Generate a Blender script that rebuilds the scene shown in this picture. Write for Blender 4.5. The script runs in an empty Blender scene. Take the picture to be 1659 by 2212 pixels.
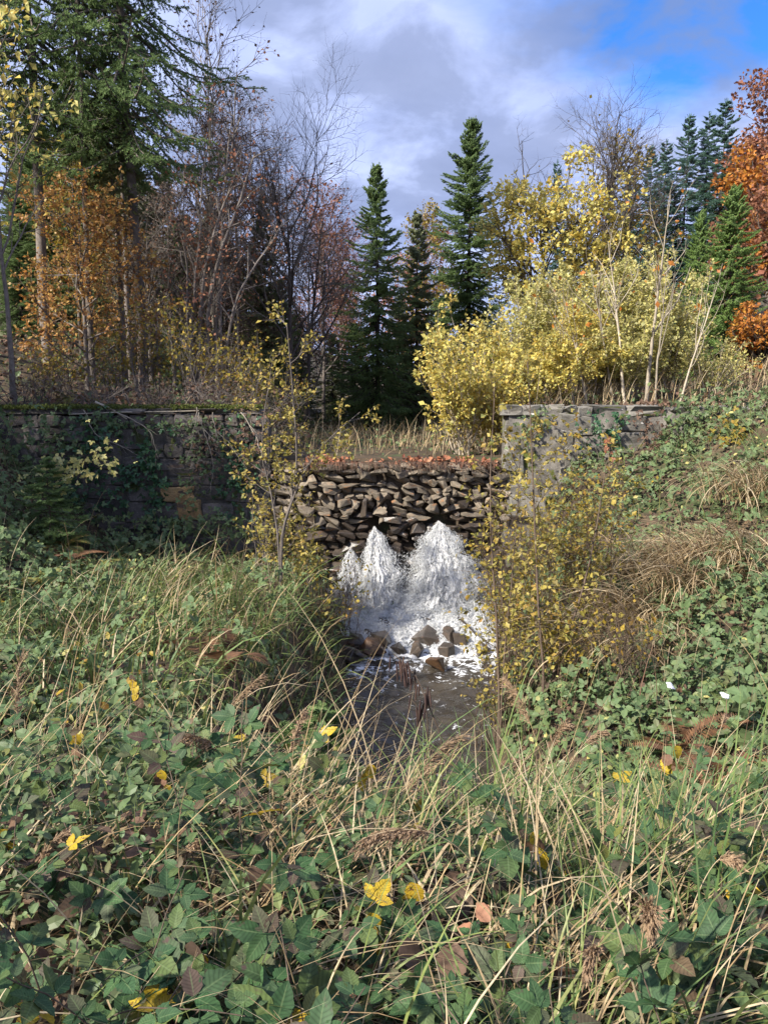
import bpy, bmesh, math
import numpy as np
from mathutils import Vector

S = bpy.context.scene
COL = S.collection
rng = np.random.default_rng(11)
PI = math.pi

# ------------------------------------------------------------------ camera
PITCH = math.radians(8.0)
FPX = 770.0                       # focal length in pixels of a 767 x 1024 picture
cam = bpy.data.cameras.new('camera')
cam.sensor_fit = 'VERTICAL'; cam.sensor_height = 24.0
cam.lens = 24.0 * FPX / 1024.0
cam.clip_start = 0.05; cam.clip_end = 3000
co = bpy.data.objects.new('camera', cam); COL.objects.link(co)
co.location = (0, 0, 0)           # the eye: z = 0, about level with the crest of the dam
co.rotation_euler = (PI / 2 - PITCH, 0, 0)
S.camera = co

# ------------------------------------------------------------------ sun, sky, exposure
SUN_EL = math.radians(37)
SUN_DIR = np.array([-0.80, -0.60])         # horizontal direction towards the sun
sd = SUN_DIR / np.linalg.norm(SUN_DIR)
sv = Vector((sd[0] * math.cos(SUN_EL), sd[1] * math.cos(SUN_EL), math.sin(SUN_EL)))
sun = bpy.data.lights.new('sun', 'SUN'); sun.energy = 1.75; sun.angle = math.radians(3.0)
sun.color = (1.0, 0.93, 0.82)
so = bpy.data.objects.new('sun', sun); COL.objects.link(so)
so.rotation_euler = sv.to_track_quat('Z', 'Y').to_euler()
so.location = (-40, -30, 60)

S.view_settings.view_transform = 'Standard'
S.view_settings.look = 'None'
S.view_settings.gamma = 1.0
S.view_settings.use_curve_mapping = False
S.view_settings.exposure = 2.58
S.render.engine = 'CYCLES'
S.cycles.max_bounces = 8
S.cycles.diffuse_bounces = 5
S.cycles.transmission_bounces = 3
S.cycles.transparent_max_bounces = 4
S.cycles.use_denoising = True
S.cycles.sample_clamp_indirect = 4.0


class NT:
    """small helper to wire node trees"""
    def __init__(s, tree): s.t = tree; tree.nodes.clear()
    def n(s, typ, **kw):
        nd = s.t.nodes.new(typ)
        for k, v in kw.items():
            if isinstance(k, str) and hasattr(nd, k): setattr(nd, k, v)
        return nd
    def l(s, a, b): s.t.links.new(a, b)
    def val(s, sock, v):
        if hasattr(v, 'is_output') or isinstance(v, bpy.types.NodeSocket): s.l(v, sock)
        else: sock.default_value = v
    def math(s, op, a, b=0.0, c=None, clamp=False):
        m = s.n('ShaderNodeMath'); m.operation = op; m.use_clamp = clamp
        s.val(m.inputs[0], a); s.val(m.inputs[1], b)
        if c is not None: s.val(m.inputs[2], c)
        return m.outputs[0]
    def mix(s, f, a, b, typ='MIX'):
        m = s.n('ShaderNodeMix'); m.data_type = 'RGBA'; m.blend_type = typ
        s.val(m.inputs[0], f); s.val(m.inputs[6], a); s.val(m.inputs[7], b)
        return m.outputs[2]
    def ramp(s, f, stops, interp='LINEAR'):
        r = s.n('ShaderNodeValToRGB'); r.color_ramp.interpolation = interp
        e = r.color_ramp.elements
        while len(e) < len(stops): e.new(0.5)
        for el, (p, c) in zip(e, stops):
            el.position = p
            el.color = (c[0], c[1], c[2], 1) if not isinstance(c, (int, float)) else (c, c, c, 1)
        s.l(f, r.inputs[0]); return r.outputs[0]
    def noise(s, vec, scale, detail=4, rough=0.55, dist=0.0):
        n = s.n('ShaderNodeTexNoise'); n.inputs['Scale'].default_value = scale
        n.inputs['Detail'].default_value = detail; n.inputs['Roughness'].default_value = rough
        n.inputs['Distortion'].default_value = dist
        if vec is not None: s.l(vec, n.inputs['Vector'])
        return n.outputs[0]


world = bpy.data.worlds.new('World'); S.world = world; world.use_nodes = True
w = NT(world.node_tree)
out = w.n('ShaderNodeOutputWorld'); bg = w.n('ShaderNodeBackground')
sky = w.n('ShaderNodeTexSky'); sky.sky_type = 'NISHITA'; sky.sun_disc = False
sky.sun_elevation = SUN_EL; sky.sun_rotation = math.atan2(sd[0], sd[1]); sky.air_density = 1.0; sky.dust_density = 0.6
tc = w.n('ShaderNodeTexCoord'); sep = w.n('ShaderNodeSeparateXYZ'); w.l(tc.outputs['Generated'], sep.inputs[0])
zz = w.math('ADD', w.math('MAXIMUM', sep.outputs[2], 0.0), 0.22)
cmb = w.n('ShaderNodeCombineXYZ')
w.l(w.math('DIVIDE', sep.outputs[0], zz), cmb.inputs[0]); w.l(w.math('DIVIDE', sep.outputs[1], zz), cmb.inputs[1])
plane = cmb.outputs[0]
# thin bright cloud everywhere, broken by blue gaps; one gap lies towards the upper right of the view
gap = w.n('ShaderNodeVectorMath'); gap.operation = 'DISTANCE'; w.l(plane, gap.inputs[0]); gap.inputs[1].default_value = (0.60, 1.28, 0)
g2 = w.math('SUBTRACT', 1.0, w.math('DIVIDE', gap.outputs[1], 0.62), clamp=True)
n1 = w.noise(plane, 1.7, 8, 0.58, 0.4)
cov = w.math('SUBTRACT', w.math('ADD', n1, 0.30), w.math('MULTIPLY', g2, 0.95))
thin = w.ramp(cov, [(0.20, 0.0), (0.42, 0.55), (0.62, 0.95)])
bright = w.ramp(w.noise(plane, 2.4, 6, 0.55, 0.2), [(0.30, (0.74, 0.90, 1.50)), (0.64, (1.08, 1.24, 1.84))])
c1 = w.mix(thin, w.mix(1.0, sky.outputs[0], (0.075, 0.20, 0.38, 1), 'MULTIPLY'), bright)
# grey ragged cloud bottoms
bank = w.n('ShaderNodeVectorMath'); bank.operation = 'DISTANCE'; w.l(plane, bank.inputs[0]); bank.inputs[1].default_value = (0.02, 1.85, 0)
b2 = w.math('SUBTRACT', 1.0, w.math('DIVIDE', bank.outputs[1], 0.70), clamp=True)
n2 = w.math('ADD', w.noise(plane, 3.0, 8, 0.56, 0.3), w.math('MULTIPLY', b2, 0.16))
puff = w.ramp(n2, [(0.48, 0.0), (0.60, 0.8), (0.74, 0.95)])
c2 = w.mix(w.math('MULTIPLY', puff, 0.8), c1, (0.40, 0.50, 0.82, 1))
w.l(c2, bg.inputs[0]); bg.inputs[1].default_value = 0.118
w.l(bg.outputs[0], out.inputs[0])


# ------------------------------------------------------------------ pixels <-> place
K = 767.0 / 1659.0
CP, SP = math.cos(PITCH), math.sin(PITCH)
def ray(px, py):
    cx = (px - 829.5) * K / FPX; cy = -(py - 1106.0) * K / FPX
    return np.array([cx, CP + cy * SP, -SP + cy * CP])
def at(px, py, d):
    r = ray(px, py); return r * (d / r[1])
def hit(px, py, z):
    r = ray(px, py); return r * (z / r[2])

# ------------------------------------------------------------------ terrain height
def sm(a, b, t):
    t = np.clip((np.asarray(t, float) - a) / (b - a), 0, 1); return t * t * (3 - 2 * t)
def fold(x, y, s):
    return (np.sin(x * 1.7 * s + 1.3) * np.cos(y * 1.3 * s + 0.4) + 0.5 * np.sin(x * 3.9 * s - y * 3.1 * s + 2.0)) / 1.5
WATER = -4.2
def chan(y):
    xc = np.interp(y, [4, 6, 9, 12, 13.5, 15], [0.30, 0.32, 0.40, 0.60, 0.65, 0.6])
    hw = np.interp(y, [4, 6, 9, 12, 13.5, 15], [0.45, 0.55, 0.72, 1.0, 1.3, 1.65])
    zc = np.interp(y, [2.6, 3.4, 4.4, 5.6, 12.3, 14.2, 15], [-1.2, -2.1, -3.3, -4.55, -4.55, -3.95, -3.8])
    return xc, hw, zc
def H(x, y):
    x = np.asarray(x, float); y = np.asarray(y, float)
    left = np.interp(y, [-400, -60, -5, 0, 2.5, 4, 6, 9, 12, 15], [6, 1.0, -1.4, -1.6, -1.72, -2.15, -2.5, -2.75, -2.95, -3.15])
    left = left + np.clip(-x - 3, 0, 6) * 0.10 * sm(1, 5, y) + sm(9, 13.5, y) * np.clip(-x - 5, 0, 3.4) * 0.78
    left = left + np.clip(-x - 9, 0, 70) * 0.34
    right = np.interp(y, [-400, -60, -5, 0, 2.5, 4, 6, 8, 11, 13, 14.2, 15], [6, 1.0, -1.4, -1.6, -1.75, -2.3, -2.75, -2.9, -2.7, -2.2, -1.65, -1.5])
    right = right + np.clip(x - 3, -2, 60) * 0.34 * sm(2, 6, y) + np.clip(x - 5.6, 0, 2.2) * 0.35 * sm(5, 11, y)
    right = np.minimum(right, -0.15 + np.clip(x - 7.4, 0, 90) * 0.34)
    down = left + (right - left) * sm(-0.5, 1.5, x) + 0.07 * fold(x, y, 1.0)
    xc, hw, zc = chan(y)
    c = zc + np.clip(np.abs(x - xc) - hw, 0, 99) * 1.7 + np.where(y < 2.6, 9, 0)
    down = np.minimum(down, c)
    half = 2.1 + 0.30 * np.clip(y - 15, 0, 60)
    m = sm(half, half + 0.8, np.abs(x - 0.1))
    up = -1.08 + (0.93 + 0.03 * np.clip(x, -2, 2)) * m
    up = up + np.clip(-x - 5.2, 0, 80) * 0.36 * sm(14.5, 20, y) + np.clip(-x - 9, 0, 70) * 0.34 * (1 - sm(14.5, 20, y))
    up = up + np.clip(x - 7.5, 0, 70) * 0.34 + np.clip(y - 34, 0, 300) * 0.05 + 0.08 * fold(x, y, 0.8) * sm(15.5, 18, y)
    st = sm(15.25, 15.4, y)
    return down + (up - down) * st

# ------------------------------------------------------------------ mesh helpers
def nrm(v): return v / np.maximum(np.linalg.norm(v, axis=-1, keepdims=True), 1e-9)

class MB:
    def __init__(s): s.V = []; s.F3 = []; s.F4 = []; s.n = 0; s.M3 = []; s.M4 = []; s.UV = []
    def add(s, V, tris=None, quads=None, m=0, uv=None):
        V = np.asarray(V, float).reshape(-1, 3); s.UV.append(uv if uv is not None else np.tile([0.5, -9.0, 0.0], (len(V), 1)) if s.UV is not None else 0)
        if tris is not None and len(tris): t = np.asarray(tris).reshape(-1, 3) + s.n; s.F3.append(t); s.M3.append(np.full(len(t), m))
        if quads is not None and len(quads): q = np.asarray(quads).reshape(-1, 4) + s.n; s.F4.append(q); s.M4.append(np.full(len(q), m))
        s.V.append(V); s.n += len(V)
    def mesh(s, name, mats, smooth=False, uvs=False):
        me = bpy.data.meshes.new(name)
        V = np.concatenate(s.V) if s.V else np.zeros((0, 3))
        f3 = np.concatenate(s.F3) if s.F3 else np.zeros((0, 3), int)
        f4 = np.concatenate(s.F4) if s.F4 else np.zeros((0, 4), int)
        lv = np.concatenate([f3.ravel(), f4.ravel()]).astype(np.int32)
        tot = np.concatenate([np.full(len(f3), 3), np.full(len(f4), 4)]).astype(np.int32)
        st = np.concatenate([[0], np.cumsum(tot)[:-1]]).astype(np.int32) if len(tot) else np.zeros(0, np.int32)
        me.vertices.add(len(V)); me.loops.add(len(lv)); me.polygons.add(len(tot))
        me.vertices.foreach_set('co', V.astype(np.float32).ravel())
        me.loops.foreach_set('vertex_index', lv)
        me.polygons.foreach_set('loop_start', st)
        me.polygons.foreach_set('loop_total', tot)
        for mt in (mats if isinstance(mats, (list, tuple)) else [mats]): me.materials.append(mt)
        mi = np.concatenate(s.M3 + s.M4).astype(np.int32) if (s.M3 or s.M4) else np.zeros(0, np.int32)
        me.polygons.foreach_set('material_index', mi)
        me.polygons.foreach_set('use_smooth', np.full(len(tot), smooth))
        if uvs: me.attributes.new('leafuv', 'FLOAT_VECTOR', 'POINT').data.foreach_set('vector', np.concatenate(s.UV).astype(np.float32).ravel())
        me.update(calc_edges=True); me.validate()
        return me

def tag(o, label=None, cat=None, group=None, kind=None):
    if label: o['label'] = label
    if cat: o['category'] = cat
    if group: o['group'] = group
    if kind: o['kind'] = kind
    return o
def obj(name, data, parent=None, loc=None, kind=None):
    o = bpy.data.objects.new(name, data); COL.objects.link(o)
    if parent is not None: o.parent = parent
    if loc is not None: o.location = loc
    if kind: o['kind'] = kind
    return o
def thing(name, label, cat, loc=(0, 0, 0), rz=0.0, group=None, scale=1.0):
    o = obj(name, None); o.location = [float(a) for a in loc]; o.rotation_euler = (0, 0, rz); o.scale = (scale,) * 3 if not hasattr(scale, '__len__') else scale
    o.empty_display_size = 0.2
    return tag(o, label, cat, group)
def dup(root, loc, rz, label, scale=1.0, group=None):
    r = root.copy(); COL.objects.link(r); r.location = [float(a) for a in loc]; r.rotation_euler = (0, 0, rz)
    r.scale = (scale,) * 3 if not hasattr(scale, '__len__') else scale
    r['label'] = label
    if group: r['group'] = group
    for ch in list(root.children):
        c = ch.copy(); COL.objects.link(c); c.parent = r
        for gch in ch.children:
            d = gch.copy(); COL.objects.link(d); d.parent = c
    return r

def tubes(mb, P, R, sides=5, m=0):
    """P (T,n,3), R (T,n): tapered tubes"""
    P = np.asarray(P, float); R = np.asarray(R, float)
    if len(P) == 0: return
    T, n, _ = P.shape
    t = nrm(np.gradient(P, axis=1))
    mean = nrm(t.mean(axis=1))
    ref = np.where(np.abs(mean[:, 2:3]) > 0.8, np.array([[1.0, 0.13, 0]]), np.array([[0, 0.1, 1.0]]))[:, None, :]
    u = nrm(np.cross(t, np.broadcast_to(ref, t.shape))); v = np.cross(t, u)
    a = np.linspace(0, 2 * PI, sides, endpoint=False)
    V = P[:, :, None, :] + R[:, :, None, None] * (np.cos(a)[None, None, :, None] * u[:, :, None, :] + np.sin(a)[None, None, :, None] * v[:, :, None, :])
    ti, ni, si = np.meshgrid(np.arange(T), np.arange(n - 1), np.arange(sides), indexing='ij')
    s2 = (si + 1) % sides
    b = (ti * n + ni) * sides
    q = np.stack([b + si, b + s2, b + sides + s2, b + sides + si], -1)
    mb.add(V, quads=q, m=m)

def limbs(r, start, d, length, n, wob, up):
    T = len(start); seg = (np.asarray(length) / (n - 1))[:, None]
    pts = [start]; d = nrm(d)
    for i in range(n - 1):
        d = nrm(d + r.normal(0, wob, (T, 3)) + np.array([0, 0, up]))
        pts.append(pts[-1] + d * seg)
    return np.stack(pts, 1)

def along(P, t):
    """points and tangents on polylines P[(i)] at parameter t"""
    n = P.shape[1]; f = np.clip(t, 0, 0.9999) * (n - 1); i = f.astype(int); fr = (f - i)[..., None]
    T = np.arange(len(P))
    if t.ndim == 2: T = T[:, None]
    a = P[T, i]; b = P[T, i + 1]
    return a + (b - a) * fr, nrm(b - a)

def sprout(r, P, R, k, t0, t1, ang, angj):
    T = len(P)
    t = t0 + (t1 - t0) * (np.arange(k)[None, :] + r.random((T, k))) / k
    p, tan = along(P, t)
    rad = np.take_along_axis(R, (t * (R.shape[1] - 1)).astype(int), 1)
    az = np.arange(k)[None, :] * 2.4 + r.random((T, k)) * 1.6 + r.random((T, 1)) * 6
    ref = np.where(np.abs(tan[..., 2:3]) > 0.85, np.array([1.0, 0, 0]), np.array([0, 0, 1.0]))
    u = nrm(np.cross(tan, ref)); v = np.cross(tan, u)
    perp = np.cos(az)[..., None] * u + np.sin(az)[..., None] * v
    an = (ang + r.normal(0, angj, (T, k)))[..., None]
    d = np.cos(an) * tan + np.sin(an) * perp
    return p.reshape(-1, 3), d.reshape(-1, 3), rad.reshape(-1), t.reshape(-1)

# templates: (verts, tris); x along, y across, z up
LEAF4 = (np.array([[0, 0, 0], [0.45, 0.33, 0.07], [0.45, -0.33, 0.07], [0.5, 0, 0], [1, 0, -0.10]], float), np.array([[0, 2, 3], [0, 3, 1], [3, 2, 4], [3, 4, 1]]))
LEAF6 = (np.array([[0.48, 0, 0], [0, 0, 0], [0.22, 0.24, 0.05], [0.62, 0.27, 0.05], [1, 0, -0.10], [0.62, -0.27, 0.05], [0.22, -0.24, 0.05]], float), np.array([[0, 2, 1], [0, 3, 2], [0, 4, 3], [0, 5, 4], [0, 6, 5], [0, 1, 6]]))
LEAF2 = (np.array([[0, 0, 0], [0.48, 0.34, 0.05], [0.48, -0.34, -0.03], [1, 0, -0.06]], float), np.array([[0, 2, 1], [2, 3, 1]]))

def instance(mb, tpl, pos, X, Z, size, m=0):
    """copies of a template: X along, Z roughly up, one size per copy (or xyz sizes)"""
    V, F = tpl
    N = len(pos)
    if N == 0: return
    X = nrm(X); Y = nrm(np.cross(Z, X)); Zn = np.cross(X, Y)
    size = np.asarray(size, float)
    if size.ndim == 1: size = np.repeat(size[:, None], 3, 1)
    L = V[None] * size[:, None, :]
    W = pos[:, None, :] + L[..., 0:1] * X[:, None] + L[..., 1:2] * Y[:, None] + L[..., 2:3] * Zn[:, None]
    idx = F[None] + (np.arange(N) * len(V))[:, None, None]
    mb.add(W, tris=idx, m=m)

def rdir(r, n, zb=0.0):
    v = r.normal(0, 1, (n, 3)); v[:, 2] += zb; return nrm(v)

# ------------------------------------------------------------------ materials
MATS = {}
def leaf_mat(name, cols, rough=0.5, transl=0.3, spots=None, spec=0.3, veins=False):
    if name in MATS: return MATS[name]
    m = bpy.data.materials.new(name); m.use_nodes = True; t = NT(m.node_tree)
    o = t.n('ShaderNodeOutputMaterial'); p = t.n('ShaderNodeBsdfPrincipled'); tr = t.n('ShaderNodeBsdfTranslucent'); mx = t.n('ShaderNodeMixShader')
    g = t.n('ShaderNodeNewGeometry'); oi = t.n('ShaderNodeObjectInfo')
    f = t.math('FRACT', t.math('ADD', g.outputs['Random Per Island'], oi.outputs['Random']))
    stops = [(i / (len(cols) - 1) if len(cols) > 1 else 0, c) for i, c in enumerate(cols)]
    c = t.ramp(f, stops)
    tcn = t.n('ShaderNodeTexCoord')
    nz = t.noise(tcn.outputs['Object'], 38, 3, 0.6)
    c = t.mix(1.0, c, t.ramp(nz, [(0.3, (0.72, 0.72, 0.72)), (0.7, (1.2, 1.2, 1.2))]), 'MULTIPLY')
    if veins:
        at_ = t.n('ShaderNodeAttribute'); at_.attribute_name = 'leafuv'; sx_ = t.n('ShaderNodeSeparateXYZ'); t.l(at_.outputs['Vector'], sx_.inputs[0])
        av = t.math('ABSOLUTE', sx_.outputs[1])
        ph = t.math('FRACT', t.math('SUBTRACT', t.math('MULTIPLY', sx_.outputs[0], 8.0), t.math('MULTIPLY', av, 1.6)))
        side = t.ramp(t.math('ABSOLUTE', t.math('SUBTRACT', ph, 0.5)), [(0.0, 0.62), (0.12, 0.90), (0.30, 1.0), (0.5, 1.12)])
        mid = t.ramp(av, [(0.0, 1.0), (0.05, 0.6), (0.10, 0.0)])
        c = t.mix(1.0, c, side, 'MULTIPLY')
        c = t.mix(t.math('MULTIPLY', mid, 0.5), c, (0.16, 0.22, 0.10, 1))
    if spots:
        sp = t.noise(tcn.outputs['Object'], spots[1], 3, 0.6)
        c = t.mix(t.ramp(sp, [(spots[2], 0.0), (spots[2] + 0.06, 1.0)]), c, (*spots[0], 1))
    t.l(c, p.inputs['Base Color']); t.l(c, tr.inputs['Color'])
    p.inputs['Roughness'].default_value = rough; p.inputs['Specular IOR Level'].default_value = spec
    mx.inputs[0].default_value = transl
    t.l(p.outputs[0], mx.inputs[1]); t.l(tr.outputs[0], mx.inputs[2]); t.l(mx.outputs[0], o.inputs[0])
    MATS[name] = m; return m

def rough_mat(name, c1, c2, scale=6.0, rough=0.85, bump=0.4, extra=None, objvar=0.25, coords='Object', detail=6, spec=0.3):
    """two-tone noisy surface (bark, stone, soil); extra = list of (colour, noise scale, threshold, width, needs_up)"""
    if name in MATS: return MATS[name]
    m = bpy.data.materials.new(name); m.use_nodes = True; t = NT(m.node_tree)
    o = t.n('ShaderNodeOutputMaterial'); p = t.n('ShaderNodeBsdfPrincipled')
    tcn = t.n('ShaderNodeTexCoord'); oi = t.n('ShaderNodeObjectInfo'); g = t.n('ShaderNodeNewGeometry')
    vec = tcn.outputs['Object']
    if coords == 'World': vec = g.outputs['Position']
    off = t.n('ShaderNodeVectorMath'); off.operation = 'ADD'
    cmbn = t.n('ShaderNodeCombineXYZ'); r10 = t.math('MULTIPLY', oi.outputs['Random'], 37.0)
    for i in range(3): t.l(r10, cmbn.inputs[i])
    t.l(vec, off.inputs[0]); t.l(cmbn.outputs[0], off.inputs[1]); vec = off.outputs[0]
    n1 = t.noise(vec, scale, detail, 0.6, 0.3)
    c = t.mix(t.ramp(n1, [(0.30, 0.0), (0.70, 1.0)]), (*c1, 1), (*c2, 1))
    n3 = t.noise(vec, scale * 7, 3, 0.7)
    c = t.mix(1.0, c, t.ramp(n3, [(0.25, (0.6, 0.6, 0.6)), (0.75, (1.35, 1.35, 1.35))]), 'MULTIPLY')
    if objvar:
        vr = t.math('ADD', t.math('MULTIPLY', t.math('FRACT', t.math('MULTIPLY', oi.outputs['Random'], 7.31)), 2 * objvar), 1 - objvar)
        hv = t.n('ShaderNodeHueSaturation'); t.l(c, hv.inputs['Color']); t.l(vr, hv.inputs['Value']); c = hv.outputs[0]
    for ex in (extra or []):
        col, sc, th, wd, up = ex
        msk = t.ramp(t.noise(vec, sc, 5, 0.6, 0.4), [(th, 0.0), (min(th + wd, 1), 1.0)])
        if up:
            sepn = t.n('ShaderNodeSeparateXYZ'); t.l(g.outputs['Normal'], sepn.inputs[0])
            msk = t.math('MULTIPLY', msk, t.ramp(sepn.outputs[2], [(0.0, 0.15), (0.7, 1.0)]))
        c = t.mix(msk, c, (*col, 1))
    t.l(c, p.inputs['Base Color']); p.inputs['Roughness'].default_value = rough; p.inputs['Specular IOR Level'].default_value = spec
    b = t.n('ShaderNodeBump'); b.inputs['Strength'].default_value = bump; b.inputs['Distance'].default_value = 0.02
    t.l(t.math('ADD', n1, t.math('MULTIPLY', n3, 0.4)), b.inputs['Height']); t.l(b.outputs[0], p.inputs['Normal'])
    t.l(p.outputs[0], o.inputs[0]); MATS[name] = m; return m

M_soil = rough_mat('soil', (0.035, 0.026, 0.018), (0.085, 0.062, 0.038), 2.5, 0.95, 0.6, [((0.05, 0.065, 0.025), 1.1, 0.52, 0.1, False), ((0.14, 0.09, 0.05), 9, 0.58, 0.05, False)], 0, 'World')
M_core = rough_mat('dark_earth', (0.035, 0.027, 0.020), (0.10, 0.075, 0.052), 5, 0.95, 0.8, None, 0, 'World')
M_rubble = rough_mat('rubble_stone', (0.125, 0.103, 0.078), (0.255, 0.212, 0.16), 3.0, 0.85, 0.5, [((0.26, 0.13, 0.06), 2.2, 0.58, 0.12, False), ((0.06, 0.05, 0.04), 4.0, 0.6, 0.1, False)], 0.32)
M_wetstone = rough_mat('wet_stone', (0.035, 0.030, 0.026), (0.085, 0.065, 0.05), 3.0, 0.28, 0.5, [((0.12, 0.055, 0.025), 2.0, 0.6, 0.12, False)], 0.3, spec=0.5)
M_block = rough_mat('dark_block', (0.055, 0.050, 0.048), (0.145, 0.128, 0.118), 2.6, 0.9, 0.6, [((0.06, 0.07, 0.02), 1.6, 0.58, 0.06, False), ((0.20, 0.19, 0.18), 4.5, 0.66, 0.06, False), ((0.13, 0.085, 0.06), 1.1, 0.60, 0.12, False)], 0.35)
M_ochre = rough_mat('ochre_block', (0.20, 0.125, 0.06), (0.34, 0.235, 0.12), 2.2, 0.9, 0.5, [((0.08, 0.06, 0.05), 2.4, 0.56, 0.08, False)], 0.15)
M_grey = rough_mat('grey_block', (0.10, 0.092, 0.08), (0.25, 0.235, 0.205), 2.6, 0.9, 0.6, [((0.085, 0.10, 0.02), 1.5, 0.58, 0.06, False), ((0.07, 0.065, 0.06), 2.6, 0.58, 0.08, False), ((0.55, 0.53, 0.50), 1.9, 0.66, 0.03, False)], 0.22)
M_mortar = rough_mat('old_mortar', (0.045, 0.042, 0.040), (0.085, 0.078, 0.07), 7, 0.95, 0.6, [((0.04, 0.05, 0.015), 1.5, 0.57, 0.08, False)], 0, 'World')
M_moss = rough_mat('moss', (0.05, 0.07, 0.015), (0.13, 0.15, 0.03), 14, 0.95, 0.8, None, 0, 'World')
M_bark_grey = rough_mat('grey_bark', (0.10, 0.085, 0.075), (0.20, 0.17, 0.15), 8, 0.9, 0.5)
M_bark_dark = rough_mat('dark_bark', (0.035, 0.028, 0.024), (0.085, 0.07, 0.06), 8, 0.9, 0.5)
M_bark_pale = rough_mat('pale_bark', (0.26, 0.22, 0.17), (0.46, 0.40, 0.31), 8, 0.85, 0.4)
M_bark_brown = rough_mat('brown_bark', (0.065, 0.046, 0.034), (0.13, 0.095, 0.070), 9, 0.85, 0.4)
M_deadwood = rough_mat('bleached_wood', (0.22, 0.19, 0.15), (0.42, 0.37, 0.30), 8, 0.85, 0.4)
M_twig_red = rough_mat('reddish_twigs', (0.15, 0.07, 0.055), (0.24, 0.12, 0.10), 8, 0.85, 0.2)

L_bramble = leaf_mat('bramble_green', [(0.044, 0.088, 0.036), (0.032, 0.072, 0.030), (0.060, 0.116, 0.044), (0.044, 0.098, 0.036), (0.105, 0.14, 0.045), (0.038, 0.086, 0.036), (0.066, 0.108, 0.05), (0.090, 0.062, 0.048), (0.05, 0.095, 0.04)], 0.6, 0.22, ((0.09, 0.06, 0.05), 16, 0.70), 0.22, True)
L_mixed = leaf_mat('undergrowth_green', [(0.034, 0.078, 0.028), (0.060, 0.112, 0.038), (0.040, 0.088, 0.034), (0.11, 0.145, 0.04), (0.048, 0.098, 0.034), (0.16, 0.165, 0.04), (0.042, 0.09, 0.036), (0.13, 0.08, 0.05), (0.055, 0.105, 0.04), (0.10, 0.06, 0.045)], 0.5, 0.25, None, 0.3, True)
L_yellow = leaf_mat('yellow_leaf', [(0.66, 0.55, 0.13), (0.60, 0.53, 0.17), (0.46, 0.46, 0.14), (0.70, 0.55, 0.11), (0.56, 0.52, 0.20), (0.62, 0.42, 0.08), (0.38, 0.36, 0.13)], 0.5, 0.4)
L_willow = leaf_mat('willow_leaf', [(0.30, 0.27, 0.08), (0.42, 0.33, 0.07), (0.22, 0.23, 0.07), (0.36, 0.24, 0.06), (0.46, 0.38, 0.10), (0.20, 0.16, 0.06)], 0.5, 0.35)
L_yellowgreen = leaf_mat('yellow_green_leaf', [(0.50, 0.47, 0.18), (0.60, 0.54, 0.20), (0.38, 0.40, 0.14), (0.64, 0.54, 0.17), (0.54, 0.51, 0.25), (0.32, 0.32, 0.13)], 0.5, 0.4)
L_dullyellow = leaf_mat('dull_yellow_leaf', [(0.26, 0.21, 0.045), (0.34, 0.26, 0.04), (0.19, 0.19, 0.05), (0.40, 0.28, 0.04), (0.28, 0.16, 0.04)], 0.5, 0.35)
L_orange = leaf_mat('orange_leaf', [(0.46, 0.16, 0.03), (0.56, 0.23, 0.04), (0.36, 0.12, 0.03), (0.56, 0.30, 0.05), (0.42, 0.18, 0.05)], 0.5, 0.35)
L_beech = leaf_mat('beech_leaf', [(0.42, 0.18, 0.06), (0.48, 0.30, 0.08), (0.30, 0.13, 0.06), (0.44, 0.33, 0.10), (0.50, 0.23, 0.06), (0.30, 0.18, 0.08)], 0.5, 0.35)
L_russet = leaf_mat('russet_leaf', [(0.27, 0.11, 0.07), (0.34, 0.15, 0.08), (0.20, 0.09, 0.06), (0.36, 0.17, 0.08)], 0.6, 0.3)
L_brown = leaf_mat('brown_leaf', [(0.12, 0.075, 0.05), (0.17, 0.10, 0.065), (0.08, 0.055, 0.04), (0.20, 0.11, 0.07)], 0.7, 0.2)
L_fallen = leaf_mat('fallen_leaf_red', [(0.30, 0.095, 0.05), (0.38, 0.16, 0.08), (0.20, 0.07, 0.045), (0.42, 0.22, 0.12), (0.15, 0.065, 0.045), (0.32, 0.12, 0.06)], 0.6, 0.15)
L_spruce = leaf_mat('spruce_needles', [(0.112, 0.180, 0.070), (0.150, 0.222, 0.082), (0.178, 0.255, 0.092), (0.122, 0.192, 0.076), (0.21, 0.275, 0.105)], 0.65, 0.42, None, 0.15)
L_spruce_blue = leaf_mat('fir_needles', [(0.050, 0.110, 0.085), (0.068, 0.140, 0.10), (0.085, 0.165, 0.11), (0.058, 0.122, 0.09)], 0.5, 0.12)
L_spruce_light = leaf_mat('light_spruce_needles', [(0.12, 0.20, 0.05), (0.16, 0.26, 0.07), (0.21, 0.31, 0.085), (0.10, 0.18, 0.05)], 0.5, 0.2)
L_spruce_old = leaf_mat('old_spruce_needles', [(0.13, 0.165, 0.075), (0.17, 0.195, 0.085), (0.11, 0.14, 0.07), (0.22, 0.21, 0.10)], 0.5, 0.2)
L_grass = leaf_mat('green_grass', [(0.085, 0.15, 0.05), (0.14, 0.20, 0.06), (0.21, 0.25, 0.075), (0.09, 0.16, 0.06), (0.30, 0.29, 0.10)], 0.5, 0.3)
L_dry = leaf_mat('dry_grass', [(0.34, 0.245, 0.13), (0.46, 0.355, 0.21), (0.56, 0.46, 0.30), (0.26, 0.175, 0.09), (0.42, 0.31, 0.16)], 0.6, 0.25)
L_plume = leaf_mat('reed_plume', [(0.30, 0.20, 0.12), (0.38, 0.27, 0.17), (0.24, 0.155, 0.095)], 0.7, 0.25)
L_deadfern = leaf_mat('dead_fern', [(0.13, 0.065, 0.035), (0.19, 0.10, 0.05), (0.09, 0.05, 0.03)], 0.7, 0.2)
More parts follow.
